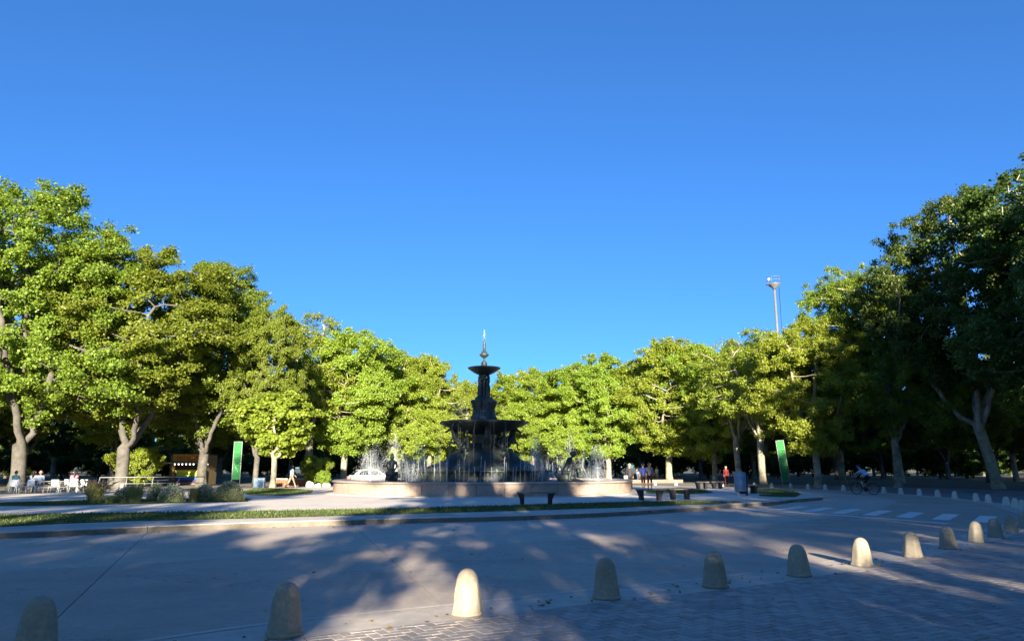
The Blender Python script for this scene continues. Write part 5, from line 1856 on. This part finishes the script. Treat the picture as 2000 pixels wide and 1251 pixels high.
def flower_bush(px, py, h, w, label, n=5200, white=0.10, leaf='bush_leaf'):
    p = at(px, py, PZ)
    e = empty('flowering_shrub', (p.x, p.y, PZ))
    tag(e, label, 'shrub', 'plants in the bed on the plaza')
    r = np.random.default_rng(int(px))
    lf, fl_, st = MB(), MB(), MB()
    for k in range(46):
        a = r.uniform(0, 6.28); t = r.uniform(.2, 1)
        st.tube([(0, 0, 0), (math.cos(a) * w * .25 * t, math.sin(a) * w * .25 * t, h * .5), (math.cos(a) * w * .45 * t, math.sin(a) * w * .45 * t, h * .92 * math.sqrt(1 - .55 * t * t))], [.01, .007, .004], 4, cap=False)
    for k in range(n):
        d = r.normal(0, 1, 3); d /= np.linalg.norm(d); d[2] = abs(d[2])
        rr = r.uniform(.25, 1) ** .4 * r.uniform(.88, 1.08)
        c = Vector((d[0] * w / 2 * rr, d[1] * w / 2 * rr, .04 + d[2] * h * rr))
        s_ = r.uniform(.018, .04)
        t1 = Vector(r.normal(0, 1, 3)).normalized(); t2 = t1.orthogonal().normalized()
        tgt = fl_ if (r.random() < white and d[2] > .35 and rr > .8) else lf
        if tgt is fl_:
            s_ *= .9
            c.z += .03
        tgt.add([c - t1 * s_, c + t2 * s_ * .5, c + t1 * s_, c - t2 * s_ * .5], [(0, 1, 2, 3)])
    lf.build('foliage', M[leaf], e); fl_.build('blossoms', M['petal'], e); st.build('stems', M['bark_dark'], e)
M['bush_leaf'] = leafmat('shrub_leaf', (0.15, 0.20, 0.085), (0.34, 0.39, 0.21), (0.14, 0.2, 0.05), .35)
M['petal'] = leafmat('white_petal', (0.55, 0.56, 0.48), (0.75, 0.75, 0.68), (0.6, 0.6, 0.5), .3)
M['straw'] = leafmat('straw_blade', (0.24, 0.19, 0.06), (0.36, 0.29, 0.10), (0.35, 0.3, 0.1), .3)
M['plume_brown'] = leafmat('plume_brown', (0.22, 0.15, 0.11), (0.32, 0.24, 0.18), (0.3, 0.2, 0.15), .3)
M['tuft'] = leafmat('tuft_blade', (0.18, 0.235, 0.075), (0.40, 0.45, 0.18), (0.36, 0.42, 0.14), .4)
tuft(184, 982, .85, 1.25, 'tall ornamental grass with arching brown plumes at the left end of the bed', 'tuft', 900, .5, 'plume_brown')
tuft(213, 983, .40, .8, 'low dark grass tuft second from the left in the bed', 'tuft', 360)
flower_bush(238, 981.5, .62, .75, 'small pale shrub between the grass tufts', 2600, .35)
tuft(262, 981.5, .80, 1.15, 'dense dark grass clump with a tall tip in the middle of the bed', 'tuft', 900, .25)
flower_bush(303, 976, .72, .8, 'greyish shrub set back in the middle of the bed', 2600, .22)
flower_bush(335, 980, .70, 1.1, 'pale white-flowering shrub leaning left in the bed', 5200, .40)
tuft(377, 980, .62, .7, 'straw-coloured upright grass tuft between two shrubs', 'straw', 500, .15)
flower_bush(398, 979, .70, .95, 'shaded white-flowering shrub right of the straw grass', 3800, .22)
flower_bush(446, 978, .80, 1.30, 'largest dark rounded shrub with white blossoms at the right end of the bed', 8000, .16)
# shrubs and rocks by the planter
def T2(px, y, h, lb, leaf='leaf_yellow', wide=.7):
    e = tree('bush', x_at(px, y), y, h, px * .1, lb, wide, None, leaf)
    e.name = 'shrub'; e['category'] = 'shrub'
T2(613, 66, 2.9, 'yellow-green shrub right of the brick planter')
T2(632, 64, 1.5, 'low pale shrub beside the left end of the basin')
T2(270, 64, 3.6, 'bright low branchy shrub behind the dense grass clump', 'leaf_yellow', .9)
rkm = surf('pale_rock', (0.55, 0.52, 0.44), (0.42, 0.40, 0.34), 5, .9, .5, 14)
for k, (px, s_) in enumerate([(606, .75), (622, .55), (638, .6)]):
    rr_ = random.Random(k)
    me = blobs([((rr_.uniform(-.3, .3) * s_, rr_.uniform(-.2, .2) * s_, rr_.uniform(0, .2) * s_), (rr_.uniform(-.3, .3) * s_, rr_.uniform(-.2, .2) * s_, rr_.uniform(.1, .4) * s_), .35 * s_, .3 * s_, 0) for _ in range(4)], .08, 1)
    o = obj('rock', me, None, rkm, (x_at(px, 62), 62, 0.0))
    tag(o, ['large pale rock beside the striding man', 'pale rock in the middle of the three by the basin', 'pale rock nearest the left end of the basin'][k], 'rock', 'pale rocks by the planter')

# fallen leaves along the gutter, on the road and the plaza
rf = np.random.default_rng(31)
fv, ff = [], []
def fallen(x, y, z):
    a = rf.uniform(0, 6.28); s_ = rf.uniform(.018, .045); t = rf.uniform(0, .03)
    b = len(fv)
    for k_, (u_, v_) in enumerate(((-1, 0), (0, .7), (1, 0), (0, -.7))):
        fv.append((x + s_ * (u_ * math.cos(a) - v_ * math.sin(a)), y + s_ * (u_ * math.sin(a) + v_ * math.cos(a)), z + .004 + (t if k_ % 2 else 0)))
    ff.extend([(b, b + 1, b + 2), (b, b + 2, b + 3)])
gl = offset(OUTER, 0.1)
for k in range(1300):
    i = rf.integers(0, len(OUTER)); t_ = abs(rf.normal(0, .45))
    p = gl[i]; q = LIN[i]
    dirv = (q - p).normalized()
    p = p + dirv * (t_ - .35) + Vector((rf.normal(0, .1), rf.normal(0, .1)))
    if p.y < 26:
        fallen(p.x, p.y, .008 if t_ > .2 else .016)
for k in range(420):
    i = rf.integers(0, len(ISLAND)); p = ISLAND[i]
    n_ = Vector((p.x - FX, p.y - FY)).normalized()
    p = p + n_ * (abs(rf.normal(0, .35)) + .05)
    if p.y < 40:
        fallen(p.x, p.y, .004)
for k in range(90):
    x, y = rf.uniform(-10, 14), rf.uniform(6, 24)
    if not inside((x, y), ISLAND):
        fallen(x, y, .016)
o = MB().add(fv, ff).build('fallen_leaves', leafmat('dry_leaf', (0.16, 0.10, 0.04), (0.36, 0.27, 0.09), (0.3, 0.2, 0.06), .2))
tag(o, 'dry fallen leaves scattered along the gutter and kerb', 'leaves', kind='stuff')

# litter on the gutter
def scrap(px, py, c, label, s_=.05):
    p = at(px, py, .01)
    r = random.Random(px)
    vs_ = [(r.uniform(-1, 1) * s_ + (i % 3 - 1) * s_, (i // 3 - 1) * s_ * .7, r.uniform(.0, .8) * s_) for i in range(9)]
    fs_ = [(0, 1, 4, 3), (1, 2, 5, 4), (3, 4, 7, 6), (4, 5, 8, 7)]
    o = MB().add(vs_, fs_).build('paper_scrap', col_mat('scrap_paper', c), None, (p.x, p.y, .006))
    tag(o, label, 'litter', 'scraps of litter on the gutter')
scrap(1058, 1181, (0.42, 0.20, 0.20), 'red and white paper scrap on the gutter by the sun patch', .032)
scrap(1296, 1154, (0.6, 0.6, 0.58), 'white paper scrap on the gutter between two bollards')
